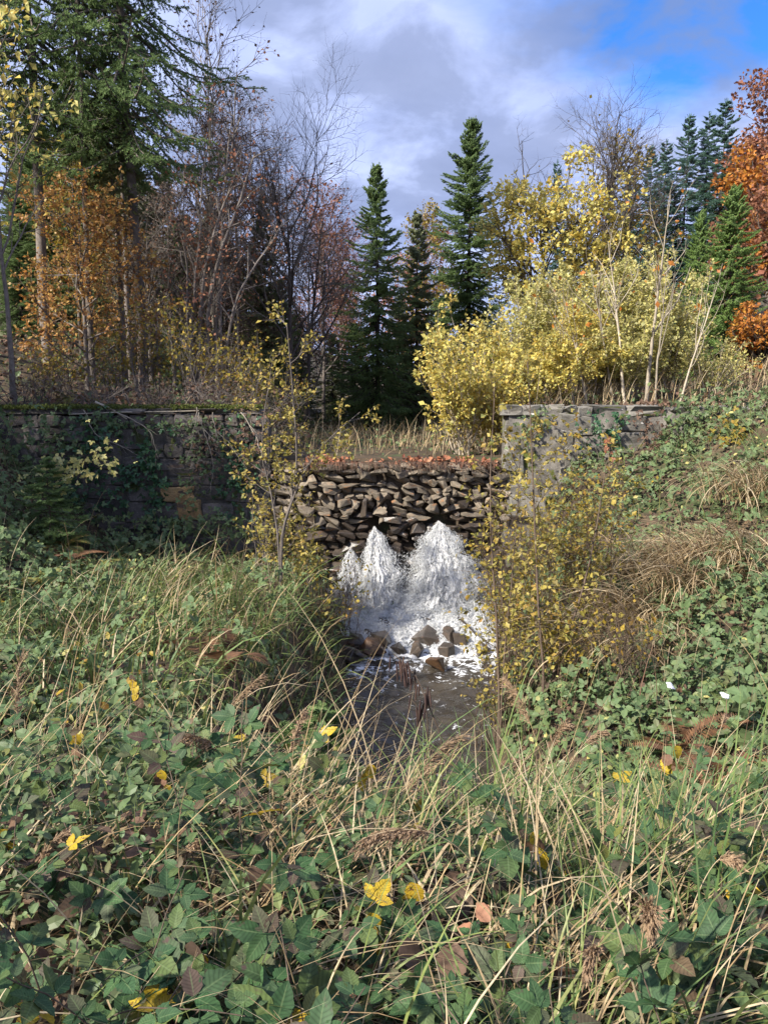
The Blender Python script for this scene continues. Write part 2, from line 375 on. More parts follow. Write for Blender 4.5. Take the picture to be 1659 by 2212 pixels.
L_fern = leaf_mat('yellowing_fern', [(0.20, 0.20, 0.05), (0.15, 0.18, 0.05), (0.26, 0.21, 0.06), (0.22, 0.15, 0.05)], 0.6, 0.3)
L_spotted = leaf_mat('spotted_yellow', [(0.52, 0.36, 0.03), (0.58, 0.42, 0.05), (0.46, 0.30, 0.03)], 0.45, 0.35, ((0.16, 0.07, 0.03), 60, 0.62), 0.3, True)
L_catkin = leaf_mat('catkin', [(0.045, 0.025, 0.022), (0.07, 0.04, 0.032), (0.035, 0.02, 0.02)], 0.7, 0.0)
L_ivy = leaf_mat('creeper_leaf', [(0.035, 0.095, 0.045), (0.05, 0.12, 0.055), (0.03, 0.08, 0.04), (0.07, 0.14, 0.05)], 0.4, 0.2)

def water_mat():
    m = bpy.data.materials.new('stream_water'); m.use_nodes = True; t = NT(m.node_tree)
    o = t.n('ShaderNodeOutputMaterial'); p = t.n('ShaderNodeBsdfPrincipled'); g = t.n('ShaderNodeNewGeometry')
    c = t.mix(t.ramp(t.noise(g.outputs['Position'], 2.2, 4, 0.6), [(0.35, 0.0), (0.65, 1.0)]), (0.030, 0.026, 0.022, 1), (0.065, 0.055, 0.042, 1))
    fo = t.noise(g.outputs['Position'], 7, 6, 0.7, 0.6)
    sepn = t.n('ShaderNodeSeparateXYZ'); t.l(g.outputs['Position'], sepn.inputs[0])
    near = t.ramp(t.math('MULTIPLY', t.math('SUBTRACT', sepn.outputs[1], 10.6), 0.5, clamp=True), [(0.0, 0.0), (1.0, 1.0)])
    fm = t.ramp(t.math('ADD', fo, t.math('MULTIPLY', near, 0.16)), [(0.62, 0.0), (0.70, 1.0)])
    c = t.mix(fm, c, (0.75, 0.77, 0.80, 1)); t.l(c, p.inputs['Base Color'])
    t.l(t.math('ADD', t.math('MULTIPLY', fm, 0.5), 0.06), p.inputs['Roughness']); p.inputs['IOR'].default_value = 1.33
    b = t.n('ShaderNodeBump'); b.inputs['Strength'].default_value = 0.5; b.inputs['Distance'].default_value = 0.03
    t.l(t.noise(g.outputs['Position'], 9, 4, 0.6, 0.8), b.inputs['Height']); t.l(b.outputs[0], p.inputs['Normal'])
    t.l(p.outputs[0], o.inputs[0]); return m
def foam_mat(name, dark, th):
    m = bpy.data.materials.new(name); m.use_nodes = True; t = NT(m.node_tree)
    o = t.n('ShaderNodeOutputMaterial'); p = t.n('ShaderNodeBsdfPrincipled'); g = t.n('ShaderNodeNewGeometry')
    mp = t.n('ShaderNodeMapping'); mp.inputs['Scale'].default_value = (1.5, 1.0, 0.55); t.l(g.outputs['Position'], mp.inputs['Vector'])
    n1 = t.noise(mp.outputs[0], 12, 8, 0.75, 0.9)
    c = t.mix(t.ramp(n1, [(th - 0.1, 0.0), (th + 0.06, 1.0)]), (*dark, 1), (0.92, 0.92, 0.92, 1))
    t.l(c, p.inputs['Base Color']); p.inputs['Roughness'].default_value = 0.35; p.inputs['IOR'].default_value = 1.33
    b = t.n('ShaderNodeBump'); b.inputs['Strength'].default_value = 0.6; b.inputs['Distance'].default_value = 0.03
    t.l(n1, b.inputs['Height']); t.l(b.outputs[0], p.inputs['Normal'])
    tr = t.n('ShaderNodeBsdfTranslucent'); t.l(c, tr.inputs['Color']); mx = t.n('ShaderNodeMixShader'); mx.inputs[0].default_value = 0.4
    t.l(p.outputs[0], mx.inputs[1]); t.l(tr.outputs[0], mx.inputs[2]); t.l(mx.outputs[0], o.inputs[0]); return m
M_water = water_mat()
M_foam = foam_mat('foaming_water', (0.36, 0.38, 0.40), 0.43)
M_spray = leaf_mat('white_water', [(0.86, 0.88, 0.88), (0.93, 0.93, 0.93), (0.82, 0.84, 0.86)], 0.3, 0.75, None, 0.5)

# ------------------------------------------------------------------ ground
def axis(parts):
    return np.unique(np.concatenate([np.arange(a, b, s) for a, b, s in parts] + [[parts[-1][1]]]))
gx = axis([(-400, -60, 34), (-60, -20, 4), (-20, -9, 0.9), (-9, 9, 0.16), (9, 20, 0.9), (20, 60, 4), (60, 400, 34)])
gy = axis([(-300, -40, 26), (-40, -4, 3), (-4, 15.2, 0.16), (15.2, 15.5, 0.05), (15.5, 24, 0.35), (24, 60, 2), (60, 700, 40)])
X, Y = np.meshgrid(gx, gy); Z = H(X, Y)
nx, ny = len(gx), len(gy)
i, j = np.meshgrid(np.arange(nx - 1), np.arange(ny - 1)); b0 = j * nx + i
mb = MB(); mb.add(np.stack([X, Y, Z], -1), quads=np.stack([b0, b0 + 1, b0 + nx + 1, b0 + nx], -1))
tag(obj('ground', mb.mesh('ground', M_soil, True)), 'dark leaf littered soil of the stream banks and wooded valley', kind='structure')

# stream surface with real ripples
sx = np.linspace(-1.6, 2.6, 120); sy = np.arange(4.6, 13.1, 0.05)
X, Y = np.meshgrid(sx, sy)
rp = 0
for a in range(14):
    kx, ky = rng.normal(0, 9), rng.normal(0, 13); rp = rp + np.sin(kx * X + ky * Y + rng.random() * 6) * 0.006
Z = WATER + rp * (0.55 + 0.5 * sm(8, 12.5, Y)) + 0.10 * sm(12.3, 13.1, Y)
nx = len(sx); i, j = np.meshgrid(np.arange(nx - 1), np.arange(len(sy) - 1)); b0 = j * nx + i
mb = MB(); mb.add(np.stack([X, Y, Z], -1), quads=np.stack([b0, b0 + 1, b0 + nx + 1, b0 + nx], -1))
tag(obj('stream_water', mb.mesh('stream_water', M_water, True)), 'dark rippling stream below the falls', kind='structure')

# foaming apron at the foot of the falls
sx = np.linspace(-1.5, 2.7, 150); sy = np.linspace(12.3, 15.0, 100)
X, Y = np.meshgrid(sx, sy)
def fbm(x, y, n=10, f=6.0, seed=3):
    r = np.random.default_rng(seed); v = 0
    for a in range(n):
        th = r.random() * 6.28; ff = f * 1.35 ** (a * 0.6); v = v + np.sin((np.cos(th) * x + np.sin(th) * y) * ff + r.random() * 6) / (1.3 ** (a * 0.6))
    return v / 4.0
def foamz(x, y): return np.interp(y, [12.2, 12.9, 13.6, 14.4, 15], [-4.22, -4.10, -3.90, -3.68, -3.6])
Z = foamz(X, Y) + 0.075 * fbm(X, Y) + 0.05 * fbm(X, Y, 8, 14, 5) + 0.03 * fbm(X, Y, 8, 30, 6)
nx = len(sx); i, j = np.meshgrid(np.arange(nx - 1), np.arange(len(sy) - 1)); b0 = j * nx + i
mb = MB(); mb.add(np.stack([X, Y, Z], -1), quads=np.stack([b0, b0 + 1, b0 + nx + 1, b0 + nx], -1))
tag(obj('foam_water', mb.mesh('foam_water', M_foam, True)), 'white foaming water running off at the foot of the falls', kind='structure')

# ------------------------------------------------------------------ stones and walls
def hull_mesh(name, r, npts, mat, squash=(1, 1, 1), blocky=0.0, bevel=0.05):
    bm = bmesh.new()
    pts = r.normal(0, 1, (npts, 3)); pts = pts / np.linalg.norm(pts, axis=1, keepdims=True)
    if blocky: pts = np.sign(pts) * np.abs(pts) ** (1 - blocky)
    pts = pts / np.abs(pts).max(0) * 0.5 * np.array(squash)
    for p in pts: bm.verts.new(p)
    bmesh.ops.convex_hull(bm, input=bm.verts)
    loose = [v for v in bm.verts if not v.link_faces]
    bmesh.ops.delete(bm, geom=loose, context='VERTS')
    bmesh.ops.dissolve_limit(bm, angle_limit=0.25, verts=bm.verts, edges=bm.edges)
    if bevel: bmesh.ops.bevel(bm, geom=list(bm.edges), offset=bevel, segments=1, affect='EDGES', clamp_overlap=True)
    bmesh.ops.recalc_face_normals(bm, faces=bm.faces)
    me = bpy.data.meshes.new(name); bm.to_mesh(me); bm.free(); me.materials.append(mat); return me
def block_mesh(name, r, mat):
    """a rough squared block, unit size, front face broken and uneven"""
    bm = bmesh.new(); bmesh.ops.create_cube(bm, size=1.0)
    for v in bm.verts: v.co += Vector(r.normal(0, 0.045, 3))
    bmesh.ops.bevel(bm, geom=list(bm.edges), offset=0.07, segments=1, affect='EDGES')
    for v in bm.verts: v.co += Vector(r.normal(0, 0.018, 3))
    me = bpy.data.meshes.new(name); bm.to_mesh(me); bm.free(); me.materials.append(mat); return me
r = np.random.default_rng(5)
RUB = [hull_mesh('stone', r, int(r.integers(10, 16)), M_rubble, blocky=0.45, bevel=0.032) for _ in range(16)]
RUBW = [hull_mesh('stone', r, int(r.integers(11, 18)), M_wetstone, blocky=0.45, bevel=0.032) for _ in range(12)]
BLK = [block_mesh('stone', r, M_block) for _ in range(10)]
BLKO = [block_mesh('stone', r, M_ochre) for _ in range(3)]
BLKG = [block_mesh('stone', r, M_grey) for _ in range(10)]

def box_mb(mb, x0, x1, y0, y1, z0, z1, m=0):
    V = np.array([[x, y, z] for x in (x0, x1) for y in (y0, y1) for z in (z0, z1)], float)
    q = [[0, 1, 3, 2], [4, 6, 7, 5], [0, 4, 5, 1], [2, 3, 7, 6], [0, 2, 6, 4], [1, 5, 7, 3]]
    mb.add(V, quads=q, m=m)
def place(data, parent, x, y, z, sx, sy, sz, rot=(0, 0, 0), name='stone'):
    o = obj(name, data, parent); o.location = (float(x), float(y), float(z)); o.scale = (float(sx), float(sy), float(sz)); o.rotation_euler = [float(a) for a in rot]; return o

# left wall: dark weathered masonry, irregular courses, joints choked with old mortar
def rag_block(name, r, mat, jit=0.05):
    """a rough squared stone of unit size with broken faces"""
    bm = bmesh.new(); bmesh.ops.create_cube(bm, size=1.0)
    for v in bm.verts: v.co += Vector(r.normal(0, jit, 3))
    bmesh.ops.subdivide_edges(bm, edges=[e for e in bm.edges if r.random() < 0.75], cuts=1, use_grid_fill=True)
    for v in bm.verts: v.co += Vector(r.normal(0, 0.035, 3))
    bmesh.ops.bevel(bm, geom=[e for e in bm.edges if e.calc_face_angle(0) > 0.9], offset=0.06, segments=1, affect='EDGES')
    bmesh.ops.triangulate(bm, faces=bm.faces); bmesh.ops.recalc_face_normals(bm, faces=bm.faces)
    me = bpy.data.meshes.new(name); bm.to_mesh(me); bm.free(); me.materials.append(mat); return me
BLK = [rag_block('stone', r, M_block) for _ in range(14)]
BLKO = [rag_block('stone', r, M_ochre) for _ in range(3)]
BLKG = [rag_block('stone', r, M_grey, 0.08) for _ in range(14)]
XL0, XL1 = -8.6, -2.35
lw = thing('masonry_wall', 'dark coursed stone wall with mossy top and trailing creepers', 'wall', (0, 15.0, 0))
def mortar(name, x0, x1, z0, z1, y0, seed, parent, amp=0.035, mat=None):
    a_ = np.arange(x0, x1, 0.07); c_ = np.arange(z0, z1 + 0.01, 0.07); X_, Z_ = np.meshgrid(a_, c_)
    Y_ = y0 + amp * fbm(X_, Z_, 10, 5, seed) + 0.4 * amp * fbm(X_, Z_, 8, 17, seed + 1)
    n_ = len(a_); i_, j_ = np.meshgrid(np.arange(n_ - 1), np.arange(len(c_) - 1)); b_ = j_ * n_ + i_
    m_ = MB(); m_.add(np.stack([X_, Y_, Z_], -1), quads=np.stack([b_, b_ + 1, b_ + n_ + 1, b_ + n_], -1)); box_mb(m_, x0, x1 - 0.07, y0 + 0.12, 0.76, z0, z1 - 0.1)
    obj(name, m_.mesh(name, mat or M_mortar, True), parent)
mortar('mortar_core', XL0, XL1 + 0.14, -3.6, -0.2, -0.025, 61, lw)
z = -0.20
while z > -3.35:
    hgt = r.uniform(0.17, 0.30) if z > -1.0 else r.uniform(0.24, 0.42)
    x = XL1 + r.uniform(-0.25, 0.25)
    while x > XL0 + 0.2:
        wd = r.uniform(0.18, 0.5) if z > -1.0 else r.uniform(0.28, 0.75)
        cx, cz = x - wd / 2, z - hgt / 2 + r.normal(0, 0.02)
        px = 829.5 + cx / 15.0 * FPX / K; x -= wd
        och = z < -1.45 and z > -2.15 and (abs(px - 405) < 30 or abs(px - 488) < 13)
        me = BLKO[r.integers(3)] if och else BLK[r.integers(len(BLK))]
        if r.random() < 0.10: continue                                   # stones lost or sunk under mortar
        halves = [(cz, hgt)] if r.random() < 0.8 else [(cz + hgt * 0.26, hgt * 0.48), (cz - hgt * 0.26, hgt * 0.48)]
        for c2, h2 in halves:
            place(me, lw, cx, 0.075 + r.normal(0, 0.020), c2, wd * r.uniform(0.90, 1.0), 0.26, h2 * r.uniform(0.88, 1.0), (r.normal(0, 0.04), r.normal(0, 0.05), r.normal(0, 0.05)))
    z -= hgt
x = XL1
while x > XL0:                                     # coping slabs under moss
    wd = r.uniform(0.5, 0.9); place(BLK[r.integers(len(BLK))], lw, x - wd / 2, 0.33, -0.145, wd - 0.02, 0.84, 0.11, (0, r.normal(0, 0.006), r.normal(0, 0.01)), 'coping_slab'); x -= wd
mb = MB(); N = 9000
p = np.stack([r.uniform(XL0, XL1, N), r.normal(-0.02, 0.10, N).clip(-0.12, 0.6), np.full(N, -0.095) + r.random(N) ** 2 * 0.07], 1)
keep = fbm(p[:, 0], p[:, 1] * 2, 8, 3, 9) > -0.45; p = p[keep]
instance(mb, LEAF2, p, rdir(r, len(p), 0.9), rdir(r, len(p)), r.uniform(0.02, 0.05, len(p)))
obj('moss', mb.mesh('moss', M_moss), lw, kind='stuff')

# broken middle: loose rubble face with the water breaking through
rb = thing('rubble_breach', 'collapsed rubble face of brown stones with water bursting through', 'rubble wall', (0, 15.0, 0))
sx_ = np.linspace(-2.7, 2.6, 50); sz_ = np.linspace(-4.2, -1.1, 36); X, Z = np.meshgrid(sx_, sz_)
Yc = 0.15 + 0.07 * fbm(X, Z, 8, 5, 21) + 0.45 * np.exp(-((X - 0.95) / 0.55) ** 2 - ((Z + 2.45) / 0.35) ** 2) + 0.3 * np.exp(-((X + 0.15) / 0.3) ** 2 - ((Z + 2.4) / 0.3) ** 2)
nx = len(sx_); i, j = np.meshgrid(np.arange(nx - 1), np.arange(len(sz_) - 1)); b0 = j * nx + i
mb = MB(); mb.add(np.stack([X, Yc, Z], -1), quads=np.stack([b0, b0 + 1, b0 + nx + 1, b0 + nx], -1)); obj('earth_core', mb.mesh('earth_core', M_core, True), rb)
holes = [(-0.12, -2.33, 0.13, 0.14), (1.02, -2.28, 0.26, 0.14)]
z = -1.17; cnt = 0
while z > -4.0:
    hgt = r.uniform(0.095, 0.175)
    x = -2.55 + r.uniform(0, 0.2)
    while x < 2.35:
        wd = r.choice([0.15, 0.2, 0.26, 0.33, 0.42], p=[0.12, 0.22, 0.28, 0.24, 0.14]) * r.uniform(0.95, 1.25)
        cx, cz = x + wd / 2, z - hgt / 2 + r.normal(0, 0.015)
        x += wd * 0.97
        if any(abs(cx - hx) < hw_ and abs(cz - hz) < hh for hx, hz, hw_, hh in holes): continue
        if r.random() < 0.05: continue
        wet = cz < -2.15 - 0.3 * (abs(cx - 0.5) > 1.5) + r.normal(0, 0.1)
        me = RUBW[r.integers(len(RUBW))] if wet else RUB[r.integers(len(RUB))]
        tilt = r.normal(0, 0.20) if r.random() < 0.78 else r.normal(0, 0.9)
        dy = 0.06 + r.normal(0, 0.06) + (0.10 if cz < -2.0 else 0) * (r.random() < 0.4) - 0.10 * sm(-2.5, -3.6, cz)
        place(me, rb, cx, dy, cz, wd * 1.12, r.uniform(0.22, 0.34), hgt * r.uniform(0.95, 1.45), (r.normal(0, 0.25), tilt, r.normal(0, 0.3))); cnt += 1
    z -= hgt * 0.95
print('rubble stones', cnt)

# right wall: paler broken masonry
XR0, XR1 = 2.25, 8.0
rw = thing('masonry_wall', 'pale grey broken stone wall end patched with moss and fallen leaves on top', 'wall', (0, 15.0, 0))
M_mortar2 = rough_mat('pale_mortar', (0.10, 0.092, 0.08), (0.24, 0.22, 0.195), 5, 0.95, 0.7, [((0.085, 0.10, 0.02), 1.5, 0.58, 0.06, False), ((0.52, 0.50, 0.47), 2.2, 0.66, 0.04, False)], 0, 'World')
mortar('mortar_core', XR0 + 0.15, XR1, -3.0, -0.12, -0.055, 63, rw, 0.05, M_mortar2)
z = -0.04
while z > -2.9:
    hgt = r.uniform(0.2, 0.42); x = XR0 + abs(r.normal(0.05, 0.2)) - 0.05 * (z < -1)
    while x < XR1:
        wd = r.uniform(0.22, 0.75); cx, cz = x + wd / 2, z - hgt / 2 + r.normal(0, 0.03); x += wd
        if z < -0.2 and r.random() < 0.08: continue
        top = z > -0.2; k_ = 0.2 if top else 1.0
        if top: hgt = 0.20; cz = z - 0.10 + r.normal(0, 0.008)
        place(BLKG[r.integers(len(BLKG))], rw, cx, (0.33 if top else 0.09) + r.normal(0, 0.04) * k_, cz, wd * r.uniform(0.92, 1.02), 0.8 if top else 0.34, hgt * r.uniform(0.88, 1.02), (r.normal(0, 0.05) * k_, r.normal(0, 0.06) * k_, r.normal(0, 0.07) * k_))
    z -= hgt * 0.97

# rocks lying in the stream
ROCKS = [(870, 1345, 40, 38, 'tall angular dark rock standing in the white water', 0), (826, 1313, 20, 26, 'small square rock poking from the foam', 0),
         (788, 1296, 46, 44, 'black wet rock at the left edge of the falls', 0), (768, 1276, 40, 20, 'flat rock under the leftmost jet', 0),
         (925, 1384, 52, 34, 'dark block at the left of the midstream rock cluster', 0), (955, 1366, 44, 32, 'pointed rock on top of the midstream cluster', 0),
         (972, 1384, 36, 34, 'reddish brown rock in the middle of the midstream cluster', 0), (990, 1388, 34, 30, 'rounded wet rock at the right of the midstream cluster', 0),
         (945, 1436, 44, 20, 'ochre stained rock at the head of the dark pool', 1), (808, 1404, 56, 30, 'rust coloured rock at the pool edge on the left', 1),
         (770, 1392, 46, 26, 'slate grey slab on the left bank by the pool', 0), (826, 1388, 50, 28, 'dark rock resting beside the rust coloured one', 0),
         (790, 1366, 44, 28, 'greyish rock in the middle of the left bank pile', 0), (770, 1345, 60, 26, 'long pale slab leaning at the back of the left bank pile', 0),
         (818, 1362, 46, 30, 'wet brown rock between pile and foam', 0), (758, 1416, 40, 22, 'low dark rock under bank leaves by the pool', 0),
         (900, 1405, 26, 22, 'small wet stone splashed in front of the midstream cluster', 0), (1010, 1350, 40, 28, 'dark rock at the right bank below the big jet', 0),
         (1040, 1320, 46, 40, 'shadowed boulder tucked against the right bank', 0), (1035, 1400, 40, 26, 'wet rock in the run of foam on the right', 0),
         (900, 1262, 26, 24, 'brown rock seen through the middle of the falls', 1), (936, 1290, 26, 22, 'rock half drowned beneath the big jet', 0), (1000, 1290, 26, 20, 'low stone drowned at the right of the big jet', 0),
         (782, 1330, 36, 26, 'dark wet stone between the slab and the black rock', 0), (752, 1318, 40, 30, 'shadowed stone at the left bank beside the foam', 0), (800, 1382, 34, 24, 'small angular stone in the middle of the left pile', 0), (846, 1372, 32, 24, 'wet stone at the right edge of the left pile', 0),
         (775, 1420, 34, 18, 'low brown stone at the water line of the left pile', 0), (738, 1395, 44, 30, 'broad dark stone under grass at the left pile', 0), (965, 1405, 30, 18, 'dark stone awash before the midstream cluster', 0), (1000, 1372, 26, 20, 'small stone on the right of the midstream cluster', 0), (735, 1345, 40, 30, 'dark stone wedged in the left bank', 0),
         (860, 1405, 28, 18, 'flat stone awash at the front of the rapids', 0), (745, 1372, 36, 30, 'dark stone half hidden by leaves on the left bank', 0)]
HULLR = [hull_mesh('rock', r, int(r.integers(12, 17)), M_wetstone, blocky=0.40, bevel=0.035) for _ in range(7)]
M_rust = rough_mat('rust_rock', (0.075, 0.042, 0.025), (0.17, 0.095, 0.045), 3, 0.45, 0.5, [((0.05, 0.035, 0.03), 3, 0.52, 0.1, False)], 0.15)
HULLO = [hull_mesh('rock', r, 13, M_rust, blocky=0.3, bevel=0.04) for _ in range(2)]
for k, (px, py, wpx, hpx, lab, kind) in enumerate(ROCKS):
    zz_ = -4.1 if py > 1340 else np.interp(py, [1260, 1340], [-3.6, -4.0])
    c = hit(px, py, zz_); s = c[1] * K / FPX
    o = obj('rock', (HULLO if kind else HULLR)[k % (2 if kind else 7)]); o.location = (float(c[0]), float(c[1]), float(zz_))
    o.scale = (wpx * s * 1.32, wpx * s * 1.15, hpx * s * 1.8); o.rotation_euler = (r.normal(0, 0.25), r.normal(0, 0.25), r.uniform(0, 6))
    tag(o, lab, 'rock', 'rocks in and beside the rapids')

# ------------------------------------------------------------------ falling water
TETRA = (np.array([[-0.6, 0, 0], [0.15, 0.28, -0.12], [0.15, -0.25, -0.16], [0.1, 0, 0.30], [0.7, 0.05, 0]], float), np.array([[0, 2, 1], [0, 3, 2], [0, 1, 3], [4, 1, 2], [4, 2, 3], [4, 3, 1]]))
def jet(label, src, land_x, land_py, spread_top, n, sheets, seed):
    """src = pixel of the mouth; land_x = pixel range at the foot"""
    rr = np.random.default_rng(seed)
    s0 = at(*src, 14.86); zl = -3.66
    d0, d1 = 14.75, 13.75
    xa = at(land_x[0], land_py, 14.2)[0]; xb = at(land_x[1], land_py, 14.2)[0]; xm = 0.5 * (xa + xb)
    root = thing('waterfall', label, 'waterfall', (s0[0], s0[1], zl), 0, 'jets of water bursting from the broken dam')
    O = np.array([s0[0], s0[1], zl])
    def pos(u, v, f):      # u across in [-1,1], v down in [0,1], f front/back
        zz = s0[2] + (zl - s0[2]) * (0.8 * v + 0.2 * v * v)
        e = 0.30 * np.sqrt(np.clip(v, 0, 2)) + 0.70 * np.clip(v, 0, 2) ** 0.9
        wob = 1 + 0.22 * np.sin(v * 9.0 + seed + np.sign(u) * 1.7) * np.clip(v, 0, 1) + 0.13 * np.sin(v * 23.0 + seed * 3 + np.sign(u) * 2.9)
        x = s0[0] + u * spread_top * np.minimum(1, v * 6) + np.where(u < 0, (s0[0] - xa) * u, (xb - s0[0]) * u) * e * wob
        y = s0[1] - (0.02 + 0.60 * v ** 0.8 * np.sqrt(np.clip(1 - (u * 0.75) ** 2, 0.05, 1)) + 0.25 * v) + 0.12 * f
        return np.stack([x, y, zz], -1)
    mb = MB(); nu, nv = 90, 110
    for sidx in range(sheets):
        U, Vv = np.meshgrid(np.linspace(-1.1, 1.1, nu), np.linspace(0, 1.08, nv))
        P = pos(U, Vv, sidx * 0.9 - 0.3)
        a = fbm(U * 4 + sidx * 7, Vv * 1.5, 10, 3.0, seed + sidx); b_ = fbm(U * 9, Vv * 3.0 + sidx, 12, 5.0, seed + 9 + sidx); c_ = fbm(U * 20, Vv * 7 + sidx, 12, 5.0, seed + 19 + sidx)
        P = P + np.stack([0.03 * b_, -0.07 * a - 0.05 * b_ - 0.03 * c_, 0.05 * a + 0.03 * c_], -1) * (0.15 + Vv)[..., None] + rr.normal(0, 0.006, P.shape)
        i, j = np.meshgrid(np.arange(nu - 1), np.arange(nv - 1)); q0 = j * nu + i
        keep = (0.6 * a[:-1, :-1] + 0.6 * b_[:-1, :-1] + 0.5 * c_[:-1, :-1] + rr.normal(0, 0.22, q0.shape)) > (-0.50 + 1.1 * np.abs(U[:-1, :-1]) ** 4 + 0.10 * sidx)
        mb.add(P - O, quads=np.stack([q0, q0 + 1, q0 + nu + 1, q0 + nu], -1)[keep])
    obj('water_sheet', mb.mesh('water_sheet', M_foam, True), root)
    n = n * 2; mb = MB(); u = np.where(rr.random(n) < 0.62, np.sign(rr.normal(0, 1, n)) * rr.normal(0.95, 0.22, n), rr.uniform(-0.9, 0.9, n)); v = rr.random(n) ** 0.55 * 1.15; f = rr.uniform(-1.6, 0.5, n)
    p = pos(u, v, f) + rr.normal(0, 0.026, (n, 3)) * (0.1 + v)[:, None]
    dv = nrm(pos(u, np.clip(v + 0.03, 0, 1.2), f) - pos(u, v, f)) + rr.normal(0, 0.38, (n, 3))
    sz = rr.lognormal(math.log(0.0095), 0.5, n).clip(0.004, 0.03); el = rr.uniform(1.2, 4.0, n)
    instance(mb, TETRA, p - O, dv, rdir(rr, n), np.stack([sz * el, sz, sz], 1)); obj('spray', mb.mesh('spray', M_spray), root, kind='stuff')
    return root
jet('broad tall fan of white water on the right of the breach', (948, 1128), (882, 1042), 1300, 0.05, 9500, 3, 31)
jet('narrower white jet in the middle of the breach', (808, 1140), (783, 872), 1295, 0.03, 5200, 3, 32)
jet('short thin cascade at the left edge of the breach', (757, 1186), (734, 792), 1268, 0.05, 2600, 2, 33)
mb = MB(); n = 26000
x = r.uniform(-0.95, 2.2, n); y = 12.5 + 2.2 * r.random(n) ** 0.8
xc = 0.62 + 0.0 * y; ok = np.abs(x - xc) < np.interp(y, [12.3, 13.2, 14.6], [0.95, 1.35, 1.6]) ; x, y = x[ok], y[ok]; n = len(x)
p = np.stack([x, y, foamz(x, y) + 0.02 + 0.075 * fbm(x, y) + 0.05 * fbm(x, y, 8, 14, 5) + np.abs(r.normal(0, 0.07, n)) * sm(12.4, 14.2, y)], 1)
instance(mb, TETRA, p, rdir(r, n, 0.6), rdir(r, n), r.lognormal(math.log(0.022), 0.5, n).clip(0.008, 0.06))
tag(obj('spray_foam', mb.mesh('spray_foam', M_spray)), 'flying drops and froth over the rapids', kind='stuff')

# ================================================================== trees
def gz(x, y): return float(H(np.array(x), np.array(y)))
def base_at(px, d, dx=0.0):
    """ground point on the sight line column px at distance d"""
    x = ray(px, 900)[0] / ray(px, 900)[1] * d + dx
    return np.array([x, d, gz(x, d) - 0.05])
def height_to(px, py, d, base): return at(px, py, d)[2] - base[2]

# a spruce spray: shoot with forward pointing needles, unit length along x
def spray_tpl(r, n=26):
    V = []; F = []
    for k in range(n):
        t = 0.05 + 0.95 * k / n; az = k * 2.4 + r.random()
        L = 0.20 * (1.0 - 0.35 * t) * r.uniform(0.8, 1.2); a = 0.75
        d = np.array([math.cos(a), math.sin(a) * math.cos(az), 0.75 * math.sin(a) * math.sin(az)])
        pe = nrm(np.cross(d, r.normal(0, 1, 3))) * 0.048
        b = np.array([t * 0.92, 0, 0]); i0 = len(V)
        V += [b - pe, b + pe, b + d * L]; F.append([i0, i0 + 1, i0 + 2])
    return np.array(V), np.array(F)
rs = np.random.default_rng(77)
SPRAY = spray_tpl(rs, 14); SPRAY_LO = spray_tpl(rs, 12)

